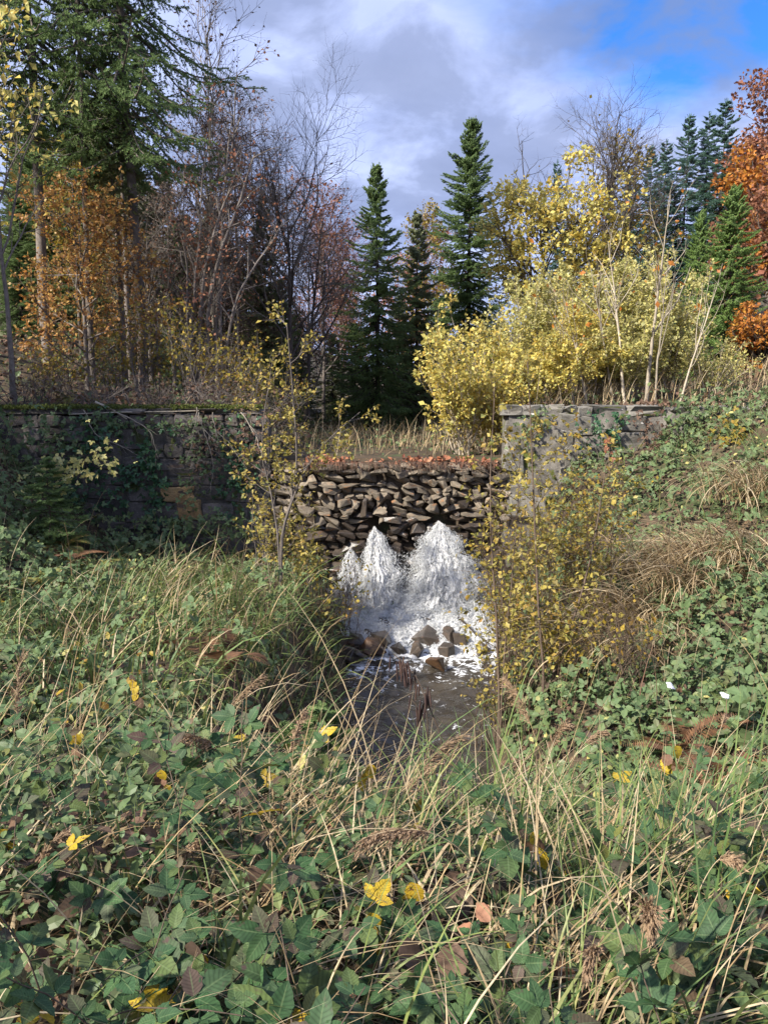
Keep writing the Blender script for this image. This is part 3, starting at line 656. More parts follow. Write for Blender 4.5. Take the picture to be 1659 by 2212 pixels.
def spruce_meshes(name, seed, h, rad, z0, nb, twigs, needle, bark, profile=1.0, droop=1.0, tip=True, tl=0.42, sparse=0.0, trunk_r=None, lo=False):
    r = np.random.default_rng(seed)
    n = 14; tz = np.linspace(0, h, n); sw = np.cumsum(r.normal(0, 0.006 * h, (n, 2)), 0) * 0.35; sw[0] = 0
    tp = np.concatenate([sw, tz[:, None]], 1)[None]
    tr = (trunk_r or h * 0.011) * (1 - np.linspace(0, 1, n) ** 1.0 * 0.96)[None]
    mbt = MB(); tubes(mbt, tp, tr, 8)
    u = (np.arange(nb) + r.random(nb)) / nb
    hb = z0 + (h - z0) * (1 - (1 - u) ** 0.85) * 0.995                # whorl heights
    if sparse: keep = r.random(nb) > sparse; hb = hb[keep]
    nb = len(hb); f = (hb - z0) / (h - z0)                             # 0 bottom .. 1 top
    az = np.arange(nb) * 2.4 + r.normal(0, 0.5, nb)
    L = rad * ((1 - f) ** profile * 0.97 + 0.03) * r.uniform(0.48, 1.22, nb) * (0.65 + 0.35 * sm(0, 0.12, f)) + 0.06
    el = np.interp(f, [0, 0.35, 0.8, 1], [-0.30, -0.08, 0.42, 0.95]) * droop + r.normal(0, 0.17, nb)
    d = np.stack([np.cos(az) * np.cos(el), np.sin(az) * np.cos(el), np.sin(el)], 1)
    p0, _ = along(np.repeat(tp, nb, 0), hb / h)
    m = 8; pts = [p0]; dd = d.copy()
    for k in range(m - 1):
        tt = (k + 1) / (m - 1)
        dd = nrm(dd + np.array([0, 0, 1.0]) * ((-0.16 if tt < 0.55 else 0.22) * (1 - f * 0.7))[:, None] + r.normal(0, 0.04, (nb, 3)))
        pts.append(pts[-1] + dd * (L / (m - 1))[:, None])
    BP = np.stack(pts, 1); BR = (0.006 + 0.010 * L)[:, None] * np.linspace(1, 0.2, m)[None]
    tubes(mbt, BP, BR, 4)
    # side shoots, both sides, drooping, getting shorter towards the tip
    P, D, Z, SZ = [], [], [], []
    side = np.where(np.arange(twigs) % 2 == 0, 1.0, -1.0)
    t = 0.12 + 0.88 * (np.arange(twigs)[None] + r.random((nb, twigs))) / twigs
    pp, tan = along(BP, t)
    up = np.array([0, 0, 1.0]); lat = nrm(np.cross(tan, np.broadcast_to(up, tan.shape)))
    ang = 0.85 + r.normal(0, 0.18, (nb, twigs))
    dirs = np.cos(ang)[..., None] * tan + (np.sin(ang) * side)[..., None] * lat
    dirs[..., 2] -= (0.40 * (1 - f)[:, None] + 0.05) * r.uniform(0.3, 1.6, (nb, twigs)) * droop
    size = (tl * np.clip(L / rad, 0.20, 1.0) ** 0.45)[:, None] * (1.12 - 0.62 * t) * r.uniform(0.7, 1.25, (nb, twigs))
    P.append(pp.reshape(-1, 3)); D.append(nrm(dirs).reshape(-1, 3)); SZ.append(size.ravel())
    # second order shoots hanging from the side shoots
    p2 = pp + nrm(dirs) * (size * r.uniform(0.3, 0.75, size.shape))[..., None]
    d2 = nrm(dirs * 0.6 + tan * 0.7 + r.normal(0, 0.25, dirs.shape)); d2[..., 2] -= 0.5 * (1 - f)[:, None] * droop
    P.append(p2.reshape(-1, 3)); D.append(nrm(d2).reshape(-1, 3)); SZ.append((size * 0.62).ravel())
    P.append(BP[:, -2]); D.append(nrm(BP[:, -1] - BP[:, -2])); SZ.append(np.full(nb, tl * 0.55))
    tops = np.repeat(tp[:, -1:] + np.array([0, 0, -0.25 * 1.0]), 1, 1).reshape(-1, 3)
    P.append(np.repeat(tops, 5, 0)); D.append(nrm(np.array([0, 0, 1.0]) + r.normal(0, 0.22, (5, 3)))); SZ.append(np.full(5, tl * 0.8))
    P = np.concatenate(P); D = np.concatenate(D); SZ = np.concatenate(SZ)
    mbc = MB(); instance(mbc, SPRAY_LO if lo else SPRAY, P, D, np.array([0, 0, 1.0]) + r.normal(0, 0.3, P.shape), np.stack([SZ, np.maximum(SZ, 0.36) * 1.15, np.maximum(SZ, 0.36) * 1.15], 1))
    return mbt.mesh(name + '_trunk', bark, True), mbc.mesh(name + '_crown', needle)

def spruce(label, meshes, loc, rz=0.0, scale=1.0, group='conifers', name='spruce_tree'):
    t = thing(name, label, 'spruce tree', loc, rz, group, scale)
    obj('trunk', meshes[0], t); c = obj('crown', meshes[1], t)
    return t

SP_TALL = spruce_meshes('spruce_tall', 1, 12.0, 2.15, 1.2, 400, 22, L_spruce, M_bark_dark, 0.62, 1.15, tl=0.44)
SP_MID = spruce_meshes('spruce_mid', 2, 10.0, 2.6, 1.0, 290, 22, L_spruce, M_bark_dark, 0.85, 1.0, tl=0.42)
SP_SLIM = spruce_meshes('spruce_slim', 3, 8.0, 1.8, 0.5, 230, 18, L_spruce_old, M_bark_dark, 0.85, 1.0, tl=0.36)
SP_BIG = spruce_meshes('spruce_big', 4, 25.0, 4.3, 6.2, 230, 24, L_spruce, M_bark_grey, 0.55, 0.75, tl=0.62, trunk_r=0.17)
SP_FIR = spruce_meshes('fir', 5, 14.0, 3.2, 1.5, 240, 24, L_spruce_blue, M_bark_dark, 0.8, 0.5, tl=0.60)
SP_LIGHT = spruce_meshes('spruce_light', 6, 7.0, 2.2, 0.3, 320, 20, L_spruce_light, M_bark_brown, 0.7, 0.9, tl=0.36)
SP_LEAN = spruce_meshes('spruce_thin', 7, 11.0, 0.95, 6.4, 75, 9, L_spruce_old, M_bark_grey, 0.35, 1.3, tl=0.34, trunk_r=0.085)
SP_YOUNG = spruce_meshes('spruce_young', 8, 2.4, 0.95, 0.1, 60, 11, L_spruce, M_bark_brown, 0.9, 0.5, tl=0.26)

def put_spruce(label, ms, mh, px, d, top, group='conifers', dx=0, wide=1.0, rz=None, name='spruce_tree'):
    b = base_at(px, d, dx); h = height_to(px, top, d, b); s = h / mh
    return spruce(label, ms, b, rng.uniform(0, 6) if rz is None else rz, (s * wide, s * wide, s), group, name)

# centre group
put_spruce('tallest dense narrow spruce in the gap between the walls, right of the slim one', SP_TALL, 12.0, 1010, 33, 265, wide=1.05)
put_spruce('tall pointed spruce left of centre, loose drooping boughs over a bare lower trunk', SP_MID, 10.0, 817, 29, 360, wide=0.98)
put_spruce('slim olive spruce standing between the two taller central spruces', SP_SLIM, 8.0, 900, 31, 462, wide=0.95)
for k, (px, d, top, lab) in enumerate([(770, 36, 700, 'low dark spruce behind the left central spruce, nearest to the bare trees'), (860, 37, 640, 'dark spruce filling the gap behind the two left central spruces'),
                                       (945, 38, 650, 'dark spruce behind the slim olive spruce and the tallest one'), (1075, 36, 690, 'dark spruce peeping between the tallest spruce and yellow shrubs'),
                                       (720, 34, 720, 'short dark spruce below the reddish bare tree'), (880, 33, 760, 'small bushy spruce at the foot of the slim olive spruce'),
                                       (985, 35, 770, 'small bushy spruce at the foot of the tallest spruce'), (790, 31, 800, 'young spruce close beside the trunk of the left central spruce')]):
    put_spruce(lab, (SP_MID, SP_SLIM, SP_TALL)[k % 3], (10.0, 8.0, 12.0)[k % 3], px, d, top, wide=1.5)
# left big ones
b = base_at(312, 19.4); spruce('huge spruce with bare straight trunk and long dark boughs reaching right', SP_BIG, b, 0.6, (0.86, 0.86, 0.92))
b = base_at(112, 19.8); spruce('huge dark spruce behind the yellow leaved sapling at the left', SP_BIG, b, 2.6, (0.78, 0.78, 0.90))
b = base_at(205, 19.0); spruce('tall spruce standing in front between the two huge spruces', SP_BIG, b, 4.4, (0.48, 0.48, 0.86))
b = base_at(-40, 18.6); spruce('huge spruce whose boughs reach in at the left edge', SP_BIG, b, 1.1, (0.62, 0.62, 0.86))
b = base_at(275, 19.5); spruce('thin spruce with a bare mast trunk and sparse light green top', SP_LEAN, b, 0.4, (1, 1, height_to(265, 205, 19.5, b) / 11.0))
b = base_at(284, 23); spruce('second thin bare spruce mast right beside the huge trunk', SP_LEAN, b, 2.4, (1.1, 1.1, 0.95))
put_spruce('dark spruce mass low at the left edge behind the sapling trunk', SP_MID, 10.0, 60, 24, 430, wide=1.4)
put_spruce('dark understorey spruce between the orange beech and the alder stems', SP_MID, 10.0, 400, 26, 480, wide=1.1)
put_spruce('dark spruce in the shade behind the bare tree left of the gap', SP_MID, 10.0, 560, 30, 560, wide=1.2)
put_spruce('low shaded spruce beside the gap behind the wall top', SP_SLIM, 8.0, 640, 30, 680, wide=1.6)
put_spruce('narrow dark spruce among the brown branches', SP_SLIM, 8.0, 575, 25, 420, wide=0.8)
# right side
put_spruce('bright green bushy spruce lit by the sun near the right edge', SP_LIGHT, 7.0, 1563, 24, 408, wide=0.92)
put_spruce('smaller light green spruce left of the bright bushy one', SP_LIGHT, 7.0, 1495, 25.5, 460, wide=0.62)
for px, d, top, wd, lab in [(1383, 38, 318, 0.9, 'blue green fir behind the bare crown, smallest of the far firs'), (1415, 40, 305, 0.9, 'blue green fir between the small fir and the tall pointed one'),
                            (1455, 39, 250, 0.95, 'pointed blue green fir with open layered boughs'), (1528, 38, 220, 1.0, 'tallest dark fir in front of the red beech'),
                            (1500, 40, 245, 0.9, 'dark fir close to the left of the tallest fir'), (1340, 41, 370, 1.0, 'dark fir behind the ochre leaved tree'), (1590, 42, 330, 0.9, 'dark fir half hidden behind the red beech'),
                            (1215, 36, 480, 0.9, 'dark spruce behind the round yellow green tree'), (1190, 40, 350, 0.55, 'thin spruce tip rising out of the yellow green crown')]:
    put_spruce(lab, SP_FIR, 14.0, px, d, top, 'far conifers on the right slope', wide=wd)

for k, (x, y, sc, lab) in enumerate([(-11.3, 8.8, 0.85, 'unseen spruce added on the left hillside to shade the wall, the one closest to the viewer'), (-11.0, 10.4, 0.80, 'unseen spruce added for shade on the left hillside just before the wall line'), (-12.3, 12.0, 0.95, 'unseen spruce added for shade on the left hillside beside the end of the wall'), (-9.0, 12.2, 0.5, 'small unseen spruce added for shade on the left hillside at the wall end')]):  # spruces outside the frame, added to keep the sun off the left wall
    spruce(lab, SP_MID, (x, y, gz(x, y) - 0.1), k * 1.3, sc, 'unseen spruces added for shade on the left hillside')
ORDW = ['first', 'second', 'third', 'fourth', 'fifth', 'sixth', 'seventh', 'eighth', 'ninth', 'tenth', 'eleventh', 'twelfth', 'thirteenth', 'fourteenth', 'fifteenth', 'sixteenth', 'seventeenth', 'eighteenth', 'nineteenth', 'twentieth']
for k in range(20):
    px = 60 + 31 * k + rng.normal(0, 6); d = rng.uniform(27, 44)
    ms, mh = ((SP_MID, 10.0), (SP_SLIM, 8.0), (SP_TALL, 12.0))[k % 3]; b = base_at(px, d); s_ = rng.uniform(0.7, 1.05) * (1.0 if px < 560 else 0.55) * 10 / mh
    spruce('shaded spruce deep in the left wood, %s from the left of that row' % ORDW[k], ms, b, rng.uniform(0, 6), (s_ * 1.15, s_ * 1.15, s_), 'spruces in the wood on the left')

# ------------------------------------------------------------------ broadleaved trees
def broadleaf(seed, stems, levels, leaf=None, n_leaf=0, leaf_size=0.06, tpl=LEAF2, leaf_from=1, droop=0.3, tmin=0.25, leaf_keep=None, sides=(6, 4, 3, 3)):
    """stems (T,n,3),(T,n); levels: dicts k, t0, t1, ang, length, lj, n, wob, up, r -> (wood MB, twig MB, leaf MB)"""
    r = np.random.default_rng(seed); P, R = stems
    wood, twig, lf = MB(), MB(), MB()
    tubes(wood, P, R, sides[0]); cur = [(P, R)]
    for li, lv in enumerate(levels):
        P, R = cur[-1]
        p, d, rad, t = sprout(r, P, R, lv['k'], lv.get('t0', 0.3), lv.get('t1', 1.0), lv['ang'], lv.get('angj', 0.2))
        L = lv['length'] * r.uniform(1 - lv.get('lj', 0.35), 1 + lv.get('lj', 0.35), len(p)) * (1.0 - lv.get('taper', 0.5) * t)
        if 'lim' in lv: L = L * lv['lim'](p)
        n = lv.get('n', 6); Q = limbs(r, p, d, L, n, lv.get('wob', 0.12), lv.get('up', 0.05))
        rr = np.minimum(lv['r'] * (0.6 + 0.4 * L / lv['length']), rad * 0.8)[:, None] * np.linspace(1, lv.get('end', 0.3), n)[None]
        tubes(wood if li < 1 else twig, Q, rr, sides[min(li + 1, 3)]); cur.append((Q, rr))
    if n_leaf:
        pool = cur[leaf_from:]
        cnt = np.array([len(q[0]) * (1 + i) for i, q in enumerate(pool)], float); cnt = (cnt / cnt.sum() * n_leaf).astype(int)
        for (Q, _), c in zip(pool, cnt):
            i = r.integers(0, len(Q), c); t = tmin + (1 - tmin) * r.random(c)
            p, tan = along(Q[i], t)
            if leaf_keep is not None: kk = r.random(len(p)) < leaf_keep(p); p, tan = p[kk], tan[kk]; c = len(p)
            d = nrm(tan * 0.6 + r.normal(0, 0.7, (c, 3)) - np.array([0, 0, droop]))
            p = p + d * 0.25 * leaf_size
            instance(lf, tpl, p, d, np.array([0, 0, 0.7]) + r.normal(0, 0.6, (c, 3)), leaf_size * r.lognormal(0, 0.25, c))
    return wood, twig, lf

def stem(pts, r0, r1, n=10, r=None, wob=0.0):
    pts = np.asarray(pts, float); t = np.linspace(0, len(pts) - 1, n); P = np.stack([np.interp(t, np.arange(len(pts)), pts[:, k]) for k in range(3)], 1)
    for _ in range(2): P[1:-1] = 0.25 * P[:-2] + 0.5 * P[1:-1] + 0.25 * P[2:]
    if r is not None and wob: w_ = np.cumsum(r.normal(0, wob, (n, 3)), 0); w_[:, 2] = 0; w_[0] = 0; P = P + w_
    return P, np.linspace(r0, r1, n)
def stems(lst):
    return np.stack([a for a, b in lst]), np.stack([b for a, b in lst])

def tree(name, label, cat, loc, parts, bark, twigm, leafm, group=None, rz=0.0, scale=1.0):
    wood, twig, lf = parts
    t = thing(name, label, cat, loc, rz, group, scale)
    obj('trunk', wood.mesh('trunk', bark, True), t)
    if twig.n: obj('branches', twig.mesh('branches', twigm), t, kind='stuff')
    if lf.n: obj('foliage', lf.mesh('foliage', leafm), t, kind='stuff')
    return t

def fan_tree(seed, h, w, r0, k1, k2, k3, ang=0.6, leaf=None, n_leaf=0, leaf_size=0.06, t0=0.3, up=0.06, k4=0, lean=(0, 0), tw=0.012, wob=0.11, taper=0.55, **kw):
    """single trunk with ascending limbs"""
    rr = np.random.default_rng(seed + 500)
    st = stems([stem([(0, 0, 0), (lean[0] * 0.4, lean[1] * 0.4, h * 0.45), (lean[0], lean[1], h)], r0, r0 * 0.12, 14, rr, 0.012 * h / 6)])
    L1 = w / max(math.sin(ang), 0.35)
    lv = [dict(k=k1, t0=t0, t1=0.97, ang=ang, length=L1, n=8, wob=wob, up=up, r=r0 * 0.42, taper=taper),
          dict(k=k2, t0=0.2, t1=1.0, ang=0.7, length=L1 * 0.45, n=4, wob=wob * 1.2, up=up, r=r0 * 0.17),
          dict(k=k3, t0=0.15, t1=1.0, ang=0.75, length=L1 * 0.22, n=3, wob=wob * 1.3, up=up, r=tw * 0.6)]
    if k4: lv.append(dict(k=k4, t0=0.2, t1=1.0, ang=0.8, length=L1 * 0.11, n=3, wob=0.15, up=up, r=tw * 0.4))
    return broadleaf(seed, st, lv, leaf, n_leaf, leaf_size, **kw)

def shrub(seed, h, w, n_st, r0, k1, k2, n_leaf=0, leaf_size=0.06, spread=0.35, t0=0.25, up=0.06, tpl=LEAF2, ang=0.6, l1=0.3, **kw):
    """several stems from one stool"""
    rr = np.random.default_rng(seed + 900); lst = []
    for k in range(n_st):
        a = rr.random() * 6.28; q = w * rr.random() ** 0.6; hh = h * rr.uniform(0.6, 1.0) * (1 - 0.25 * q / max(w, 1e-6)); o = rr.normal(0, spread * 0.3, 2)
        lst.append(stem([(o[0], o[1], 0), (o[0] + math.cos(a) * q * 0.35, o[1] + math.sin(a) * q * 0.35, hh * 0.5), (o[0] + math.cos(a) * q, o[1] + math.sin(a) * q, hh)], r0 * rr.uniform(0.6, 1.1), r0 * 0.15, 9, rr, 0.02))
    lv = [dict(k=k1, t0=t0, t1=1.0, ang=ang, length=h * l1, n=6, wob=0.12, up=up, r=r0 * 0.4), dict(k=k2, t0=0.2, t1=1.0, ang=0.7, length=h * l1 * 0.4, n=4, wob=0.15, up=up, r=r0 * 0.18)]
    return broadleaf(seed, stems(lst), lv, None, n_leaf, leaf_size, tpl, **kw)

def fh(px, py, d, dx=0.0):
    b = base_at(px, d, dx); return b, height_to(px, py, d, b)

# left: yellow leaved young tree at the frame edge
b, h = fh(38, 150, 16); hh = h
tree('young_tree', 'slender young tree with sparse yellow leaves at the left edge', 'tree', b,
     fan_tree(41, h, 1.7, 0.065, 13, 6, 3, 0.55, n_leaf=1500, leaf_size=0.13, t0=0.42, up=0.07, lean=(-0.2, 0), leaf_keep=lambda p: np.clip(p[:, 2] / hh - 0.35, 0.03, 1), tpl=LEAF4), M_bark_grey, M_bark_grey, L_yellow)
# orange beech
b, h = fh(195, 440, 18.5); hh = h
tree('beech_tree', 'orange and russet young beech standing behind the left wall', 'tree', b,
     fan_tree(42, h, 2.0, 0.07, 22, 8, 5, 1.05, n_leaf=8200, leaf_size=0.078, t0=0.08, up=0.03, taper=0.65), M_bark_grey, M_bark_brown, L_beech)
b, h = fh(185, 330, 26)
tree('beech_tree', 'small yellow orange beech glowing between the huge spruces', 'tree', b, fan_tree(43, h, 1.8, 0.08, 16, 7, 5, 0.9, n_leaf=4500, leaf_size=0.11, t0=0.3), M_bark_grey, M_bark_brown, L_dullyellow)
# multi stemmed alder clump
b = base_at(440, 18.5); rr = np.random.default_rng(4)
lst = []
for px0, pxm, pym, px1, py1, r0 in [(405, 415, 620, 450, 330, .055), (430, 440, 600, 495, 380, .07), (440, 470, 600, 560, 330, .075), (462, 470, 560, 505, 250, .06), (425, 412, 640, 398, 400, .045), (470, 500, 640, 600, 480, .05), (415, 430, 650, 470, 420, .04), (475, 480, 500, 520, 150, .055)]:
    p0 = base_at(px0, 18.5) - b; p1 = at(pxm, pym, 18.5 + rr.normal(0, 0.4)) - b; p2 = at(px1, py1, 18.6 + rr.normal(0, 0.7)) - b
    lst.append(stem([p0, p1, p2], r0, r0 * 0.2, 12, rr, 0.03))
P = broadleaf(44, stems(lst), [dict(k=11, t0=0.25, ang=0.75, length=1.5, n=7, wob=0.13, up=0.03, r=0.022), dict(k=6, t0=0.2, ang=0.7, length=0.65, n=5, wob=0.15, up=0.02, r=0.008), dict(k=3, t0=0.2, ang=0.7, length=0.28, n=4, wob=0.15, up=0, r=0.0045)], None, 1500, 0.075)
tree('alder_tree', 'multi stemmed dark alder with leaning mostly bare stems', 'tree', b, P, M_bark_grey, M_bark_dark, L_russet)
# tall pale birch-like mast and brown withered larches
b, h = fh(470, 20, 24)
tree('bare_tree', 'very tall thin pale trunk rising beside the long spruce boughs', 'tree', b, fan_tree(45, h, 1.9, 0.085, 34, 6, 4, 0.6, n_leaf=900, leaf_size=0.08, t0=0.25, up=0.08, k4=0, tw=0.011), M_bark_pale, M_bark_grey, L_brown)
for seed, px, top, d, lab, nl in [(46, 520, 190, 25, 'withered larch hung with brown needles nearest to the spruce boughs', 7000), (47, 556, 230, 27, 'withered brown larch at the right of the taller one', 5200)]:
    b, h = fh(px, top, d)
    tree('larch_tree', lab, 'larch', b, fan_tree(seed, h, 1.7, 0.09, 40, 8, 4, 1.15, n_leaf=nl, leaf_size=0.10, t0=0.15, up=-0.02, tw=0.010, droop=0.8, tpl=(LEAF2[0] * np.array([1, 0.35, 1]), LEAF2[1])), M_bark_grey, M_bark_brown, L_brown)
# bare trees left of the gap
b, h = fh(628, 400, 24)
tree('bare_tree', 'bare grey tree with a wide fan of fine twigs left of the gap', 'tree', b, fan_tree(48, h, 2.7, 0.115, 13, 8, 6, 0.62, t0=0.35, up=0.075, k4=4, tw=0.013, wob=0.10, taper=0.35), M_bark_dark, M_bark_grey, None)
b, h = fh(655, 470, 25)
tree('bare_tree', 'second bare tree leaning right beside the wide twig fan', 'tree', b, fan_tree(49, h, 2.0, 0.09, 9, 7, 5, 0.7, t0=0.4, up=0.06, k4=3, lean=(0.8, 0), tw=0.012), M_bark_dark, M_bark_grey, None)
b, h = fh(590, 440, 26)
tree('bare_tree', 'leafless tree with sagging lower limbs behind the brown larches', 'tree', b, fan_tree(50, h, 2.6, 0.09, 18, 7, 5, 0.95, n_leaf=500, leaf_size=0.08, t0=0.2, up=0.02, k4=2, tw=0.011), M_bark_grey, M_bark_grey, L_russet)
for seed, px, top, d, lab, nl in [(241, 440, 260, 27, 'brown leaved thin tree behind the alder stems', 2600), (242, 490, 330, 29, 'brownish tree crowded behind the withered larches', 3000), (243, 380, 420, 25, 'thin tree with sparse tan leaves right of the huge trunk', 1600), (244, 600, 420, 30, 'brown twiggy tree behind the wide bare tree', 2400), (245, 670, 540, 29, 'grey brown twiggy tree below the reddish one', 1800), (246, 330, 480, 24, 'thin bare tree just right of the huge bare trunk', 700)]:
    b, h = fh(px, top, d); tree('bare_tree', lab, 'tree', b, fan_tree(seed, h, 1.7, 0.08, 24, 8, 5, 0.8, n_leaf=nl, leaf_size=0.085, t0=0.2, up=0.04, k4=2, tw=0.011), M_bark_grey, M_bark_grey, L_brown)
for seed, px, top, d, lab, lm, nl in [(51, 700, 462, 33, 'reddish twiggy tree at the left of the sky gap', L_russet, 3800), (52, 738, 520, 37, 'small crimson tree beyond the reddish twiggy tree', L_russet, 2600), (53, 742, 640, 40, 'low orange tree beyond the reddish tree', L_orange, 3500)]:
    b, h = fh(px, top, d); tree('autumn_tree', lab, 'tree', b, fan_tree(seed, h, 1.8, 0.10, 18, 9, 7, 0.55, n_leaf=nl, leaf_size=0.10, t0=0.2, up=0.09, k4=0, tw=0.015), M_bark_grey, M_twig_red, lm)
for seed, px, top, d, lab in [(54, 872, 600, 46, 'red leaved tree showing behind the slim olive spruce'), (55, 940, 540, 47, 'red leaved tree showing beside the tallest spruce'), (56, 915, 480, 44, 'pale ochre tree directly behind the slim olive spruce')]:
    b, h = fh(px, top, d); tree('autumn_tree', lab, 'tree', b, fan_tree(seed, h, 1.9, 0.10, 18, 8, 5, 0.7, n_leaf=4200, leaf_size=0.13, t0=0.2, up=0.07, tw=0.014), M_bark_grey, M_twig_red, L_fallen if seed < 56 else L_dullyellow)
# thicket behind the left wall top: hazel saplings with sparse yellow leaves, and bare scrub
for seed, px, top, d, lab, nl, hw in [(61, 300, 600, 17.2, 'hazel sapling with small yellow leaves right of the orange beech', 800, 0.7), (62, 350, 640, 17.6, 'hazel sapling with thin yellow sprays behind the wall top', 700, 0.7), (63, 420, 620, 17.0, 'tall hazel sapling with dangling yellow leaves in front of the alder', 900, 0.8),
                                      (64, 490, 690, 17.3, 'hazel bush with dull yellow leaves at the foot of the alder', 900, 0.9), (65, 545, 720, 17.0, 'hazel bush next to the gap end of the left wall', 800, 0.8), (66, 240, 700, 17.0, 'low hazel bush under the orange beech', 700, 0.9),
                                      (67, 600, 760, 18.2, 'thin yellowish bush at the broken end of the left wall', 700, 0.8), (68, 150, 720, 17.6, 'brownish scrub bush by the left sapling trunk', 500, 1.0), (69, 90, 760, 16.8, 'tangled bare bush behind the ivy at the left', 350, 1.0)]:
    b, h = fh(px, top, d); tree('hazel_bush', lab, 'bush', b, shrub(seed, h, hw, 9, 0.016, 8, 5, int(nl * 0.62), 0.078, droop=0.6, tpl=LEAF4), M_bark_grey, M_bark_grey, L_dullyellow, 'bushes behind the left wall')
for seed, px, top, d, lab in [(71, 200, 800, 16.2, 'leafless tangle of grey twigs hanging over the left end of the wall'), (72, 330, 810, 16.3, 'leafless grey twig tangle above the middle of the left wall'), (73, 450, 800, 16.4, 'leafless twiggy scrub above the creeper on the left wall'), (74, 570, 820, 16.4, 'leafless scrub above the gap end of the left wall'), (75, 50, 780, 15.8, 'leafless thicket at the left frame edge')]:
    b, h = fh(px, top, d); tree('bare_bush', lab, 'bush', b, shrub(seed, h, 1.2, 12, 0.014, 9, 6, 260, 0.07, up=-0.03, ang=0.9, l1=0.5), M_bark_grey, M_bark_grey, L_brown, 'bare scrub on the left wall')

# right: bright yellow shrubs along the crest
for seed, px, top, d, lab, w_, nl, ls, mat in [
        (81, 1000, 690, 16.6, 'bright golden shrub leaning over the gap from the right wall end', 1.0, 3600, 0.115, L_yellow), (82, 1060, 640, 17.6, 'golden shrub just right of the tallest spruce', 1.1, 3600, 0.115, L_yellow),
        (83, 1130, 560, 18.6, 'tall yellow shrub in the middle of the golden thicket', 1.2, 5200, 0.10, L_yellowgreen), (84, 1210, 545, 19.4, 'tall yellow green shrub below the round crown', 1.2, 5200, 0.10, L_yellowgreen),
        (85, 1300, 510, 20.2, 'tall yellow shrub below the ochre tree', 1.2, 5200, 0.10, L_yellowgreen), (86, 1370, 570, 19.2, 'yellow shrub behind the pale bare stems', 1.1, 3200, 0.10, L_yellowgreen),
        (231, 1420, 560, 19.6, 'yellow shrub behind the tallest pale sapling', 1.1, 3600, 0.10, L_yellowgreen), (232, 1250, 650, 18.0, 'golden shrub filling the middle of the thicket', 1.1, 3800, 0.10, L_yellow), (233, 1335, 660, 18.2, 'yellow shrub between the pale stems', 1.1, 3000, 0.10, L_yellowgreen),
        (87, 1090, 745, 16.8, 'low golden shrub spilling on the right wall top', 0.9, 3000, 0.11, L_yellow), (88, 1180, 720, 17.2, 'golden shrub with many thin stems above the wall', 1.0, 2400, 0.10, L_yellow),
        (89, 1450, 640, 19.0, 'thin yellowish shrub left of the bright green spruce', 1.0, 1500, 0.09, L_yellowgreen), (90, 1530, 700, 18.5, 'sparse yellow spotted shrub before the bright green spruce', 1.0, 1100, 0.085, L_yellowgreen)]:
    b, h = fh(px, top, d); tree('yellow_shrub', lab, 'shrub', b, shrub(seed, h, w_ * 1.15, 15, 0.020, 9, 6, int(nl * (1.3 if px < 1150 else 2.5)), ls * 0.68, l1=0.26, droop=0.35, t0=0.14 if px < 1150 else 0.26, ang=0.5, up=0.09), M_bark_pale, M_bark_brown, mat, 'yellow shrubs behind the right wall')
# pale bare stems
for seed, px, top, d, r0, lean, lab in [(91, 1392, 420, 17.2, 0.05, 0.35, 'pale ash sapling with upswept bare tips, tallest of the pale stems'), (92, 1350, 520, 17.4, 0.04, -0.5, 'pale bare stem leaning left beside the tall ash sapling'), (93, 1325, 560, 17.6, 0.035, -0.7, 'pale slender stem leaning into the yellow shrubs'),
                                        (94, 1412, 560, 17.0, 0.03, 0.15, 'thin pale stem close to the right of the tall ash sapling'), (95, 1462, 620, 17.4, 0.03, 0.7, 'pale thin stem leaning right towards the green spruce'), (96, 1270, 640, 17.2, 0.03, -0.6, 'pale stem at the left end of the bare stem row'), (97, 1240, 690, 17.0, 0.025, -0.4, 'thin pale stem among the golden leaves')]:
    b, h = fh(px, top, d); tree('ash_sapling', lab, 'sapling', b, fan_tree(seed, h, 0.75, r0, 7, 2, 2, 0.45, n_leaf=16, leaf_size=0.11, t0=0.35, up=0.09, lean=(lean, 0), tw=0.012), M_bark_pale, M_bark_pale, L_orange, 'pale bare stems behind the right wall')
# round yellow-green tree, ochre tree with bare crown
b, h = fh(1165, 352, 26)
tree('maple_tree', 'round crowned yellow green tree above the golden thicket', 'tree', b, fan_tree(101, h * 0.80, 1.75, 0.13, 22, 10, 6, 0.75, n_leaf=11000, leaf_size=0.12, t0=0.45, up=0.03, taper=0.12), M_bark_dark, M_bark_dark, L_yellow)
b, h = fh(1285, 370, 28); hh = h
tree('lime_tree', 'ochre leaved tree with bare forked crown against the sky', 'tree', b, fan_tree(102, h, 2.3, 0.14, 18, 9, 5, 0.5, n_leaf=6500, leaf_size=0.13, t0=0.38, up=0.07, leaf_keep=lambda p: np.where(p[:, 2] < hh * 0.74, 1.0, 0.01), k4=2, tw=0.017, wob=0.16), M_bark_dark, M_bark_grey, L_dullyellow)
b, h = fh(1168, 300, 30)
tree('dead_tree', 'dead crooked branch top sticking out above the yellow green crown', 'tree', b, fan_tree(103, h, 1.0, 0.10, 4, 3, 3, 0.4, t0=0.75, up=0.03, lean=(-0.9, 0), tw=0.016, wob=0.2), M_bark_grey, M_bark_grey, None)
b, h = fh(1330, 380, 31)
tree('lime_tree', 'thin ochre tree between the bare crown and the far firs', 'tree', b, fan_tree(104, h, 1.8, 0.10, 16, 7, 5, 0.7, n_leaf=2600, leaf_size=0.13, t0=0.35, tw=0.013), M_bark_dark, M_bark_brown, L_dullyellow)
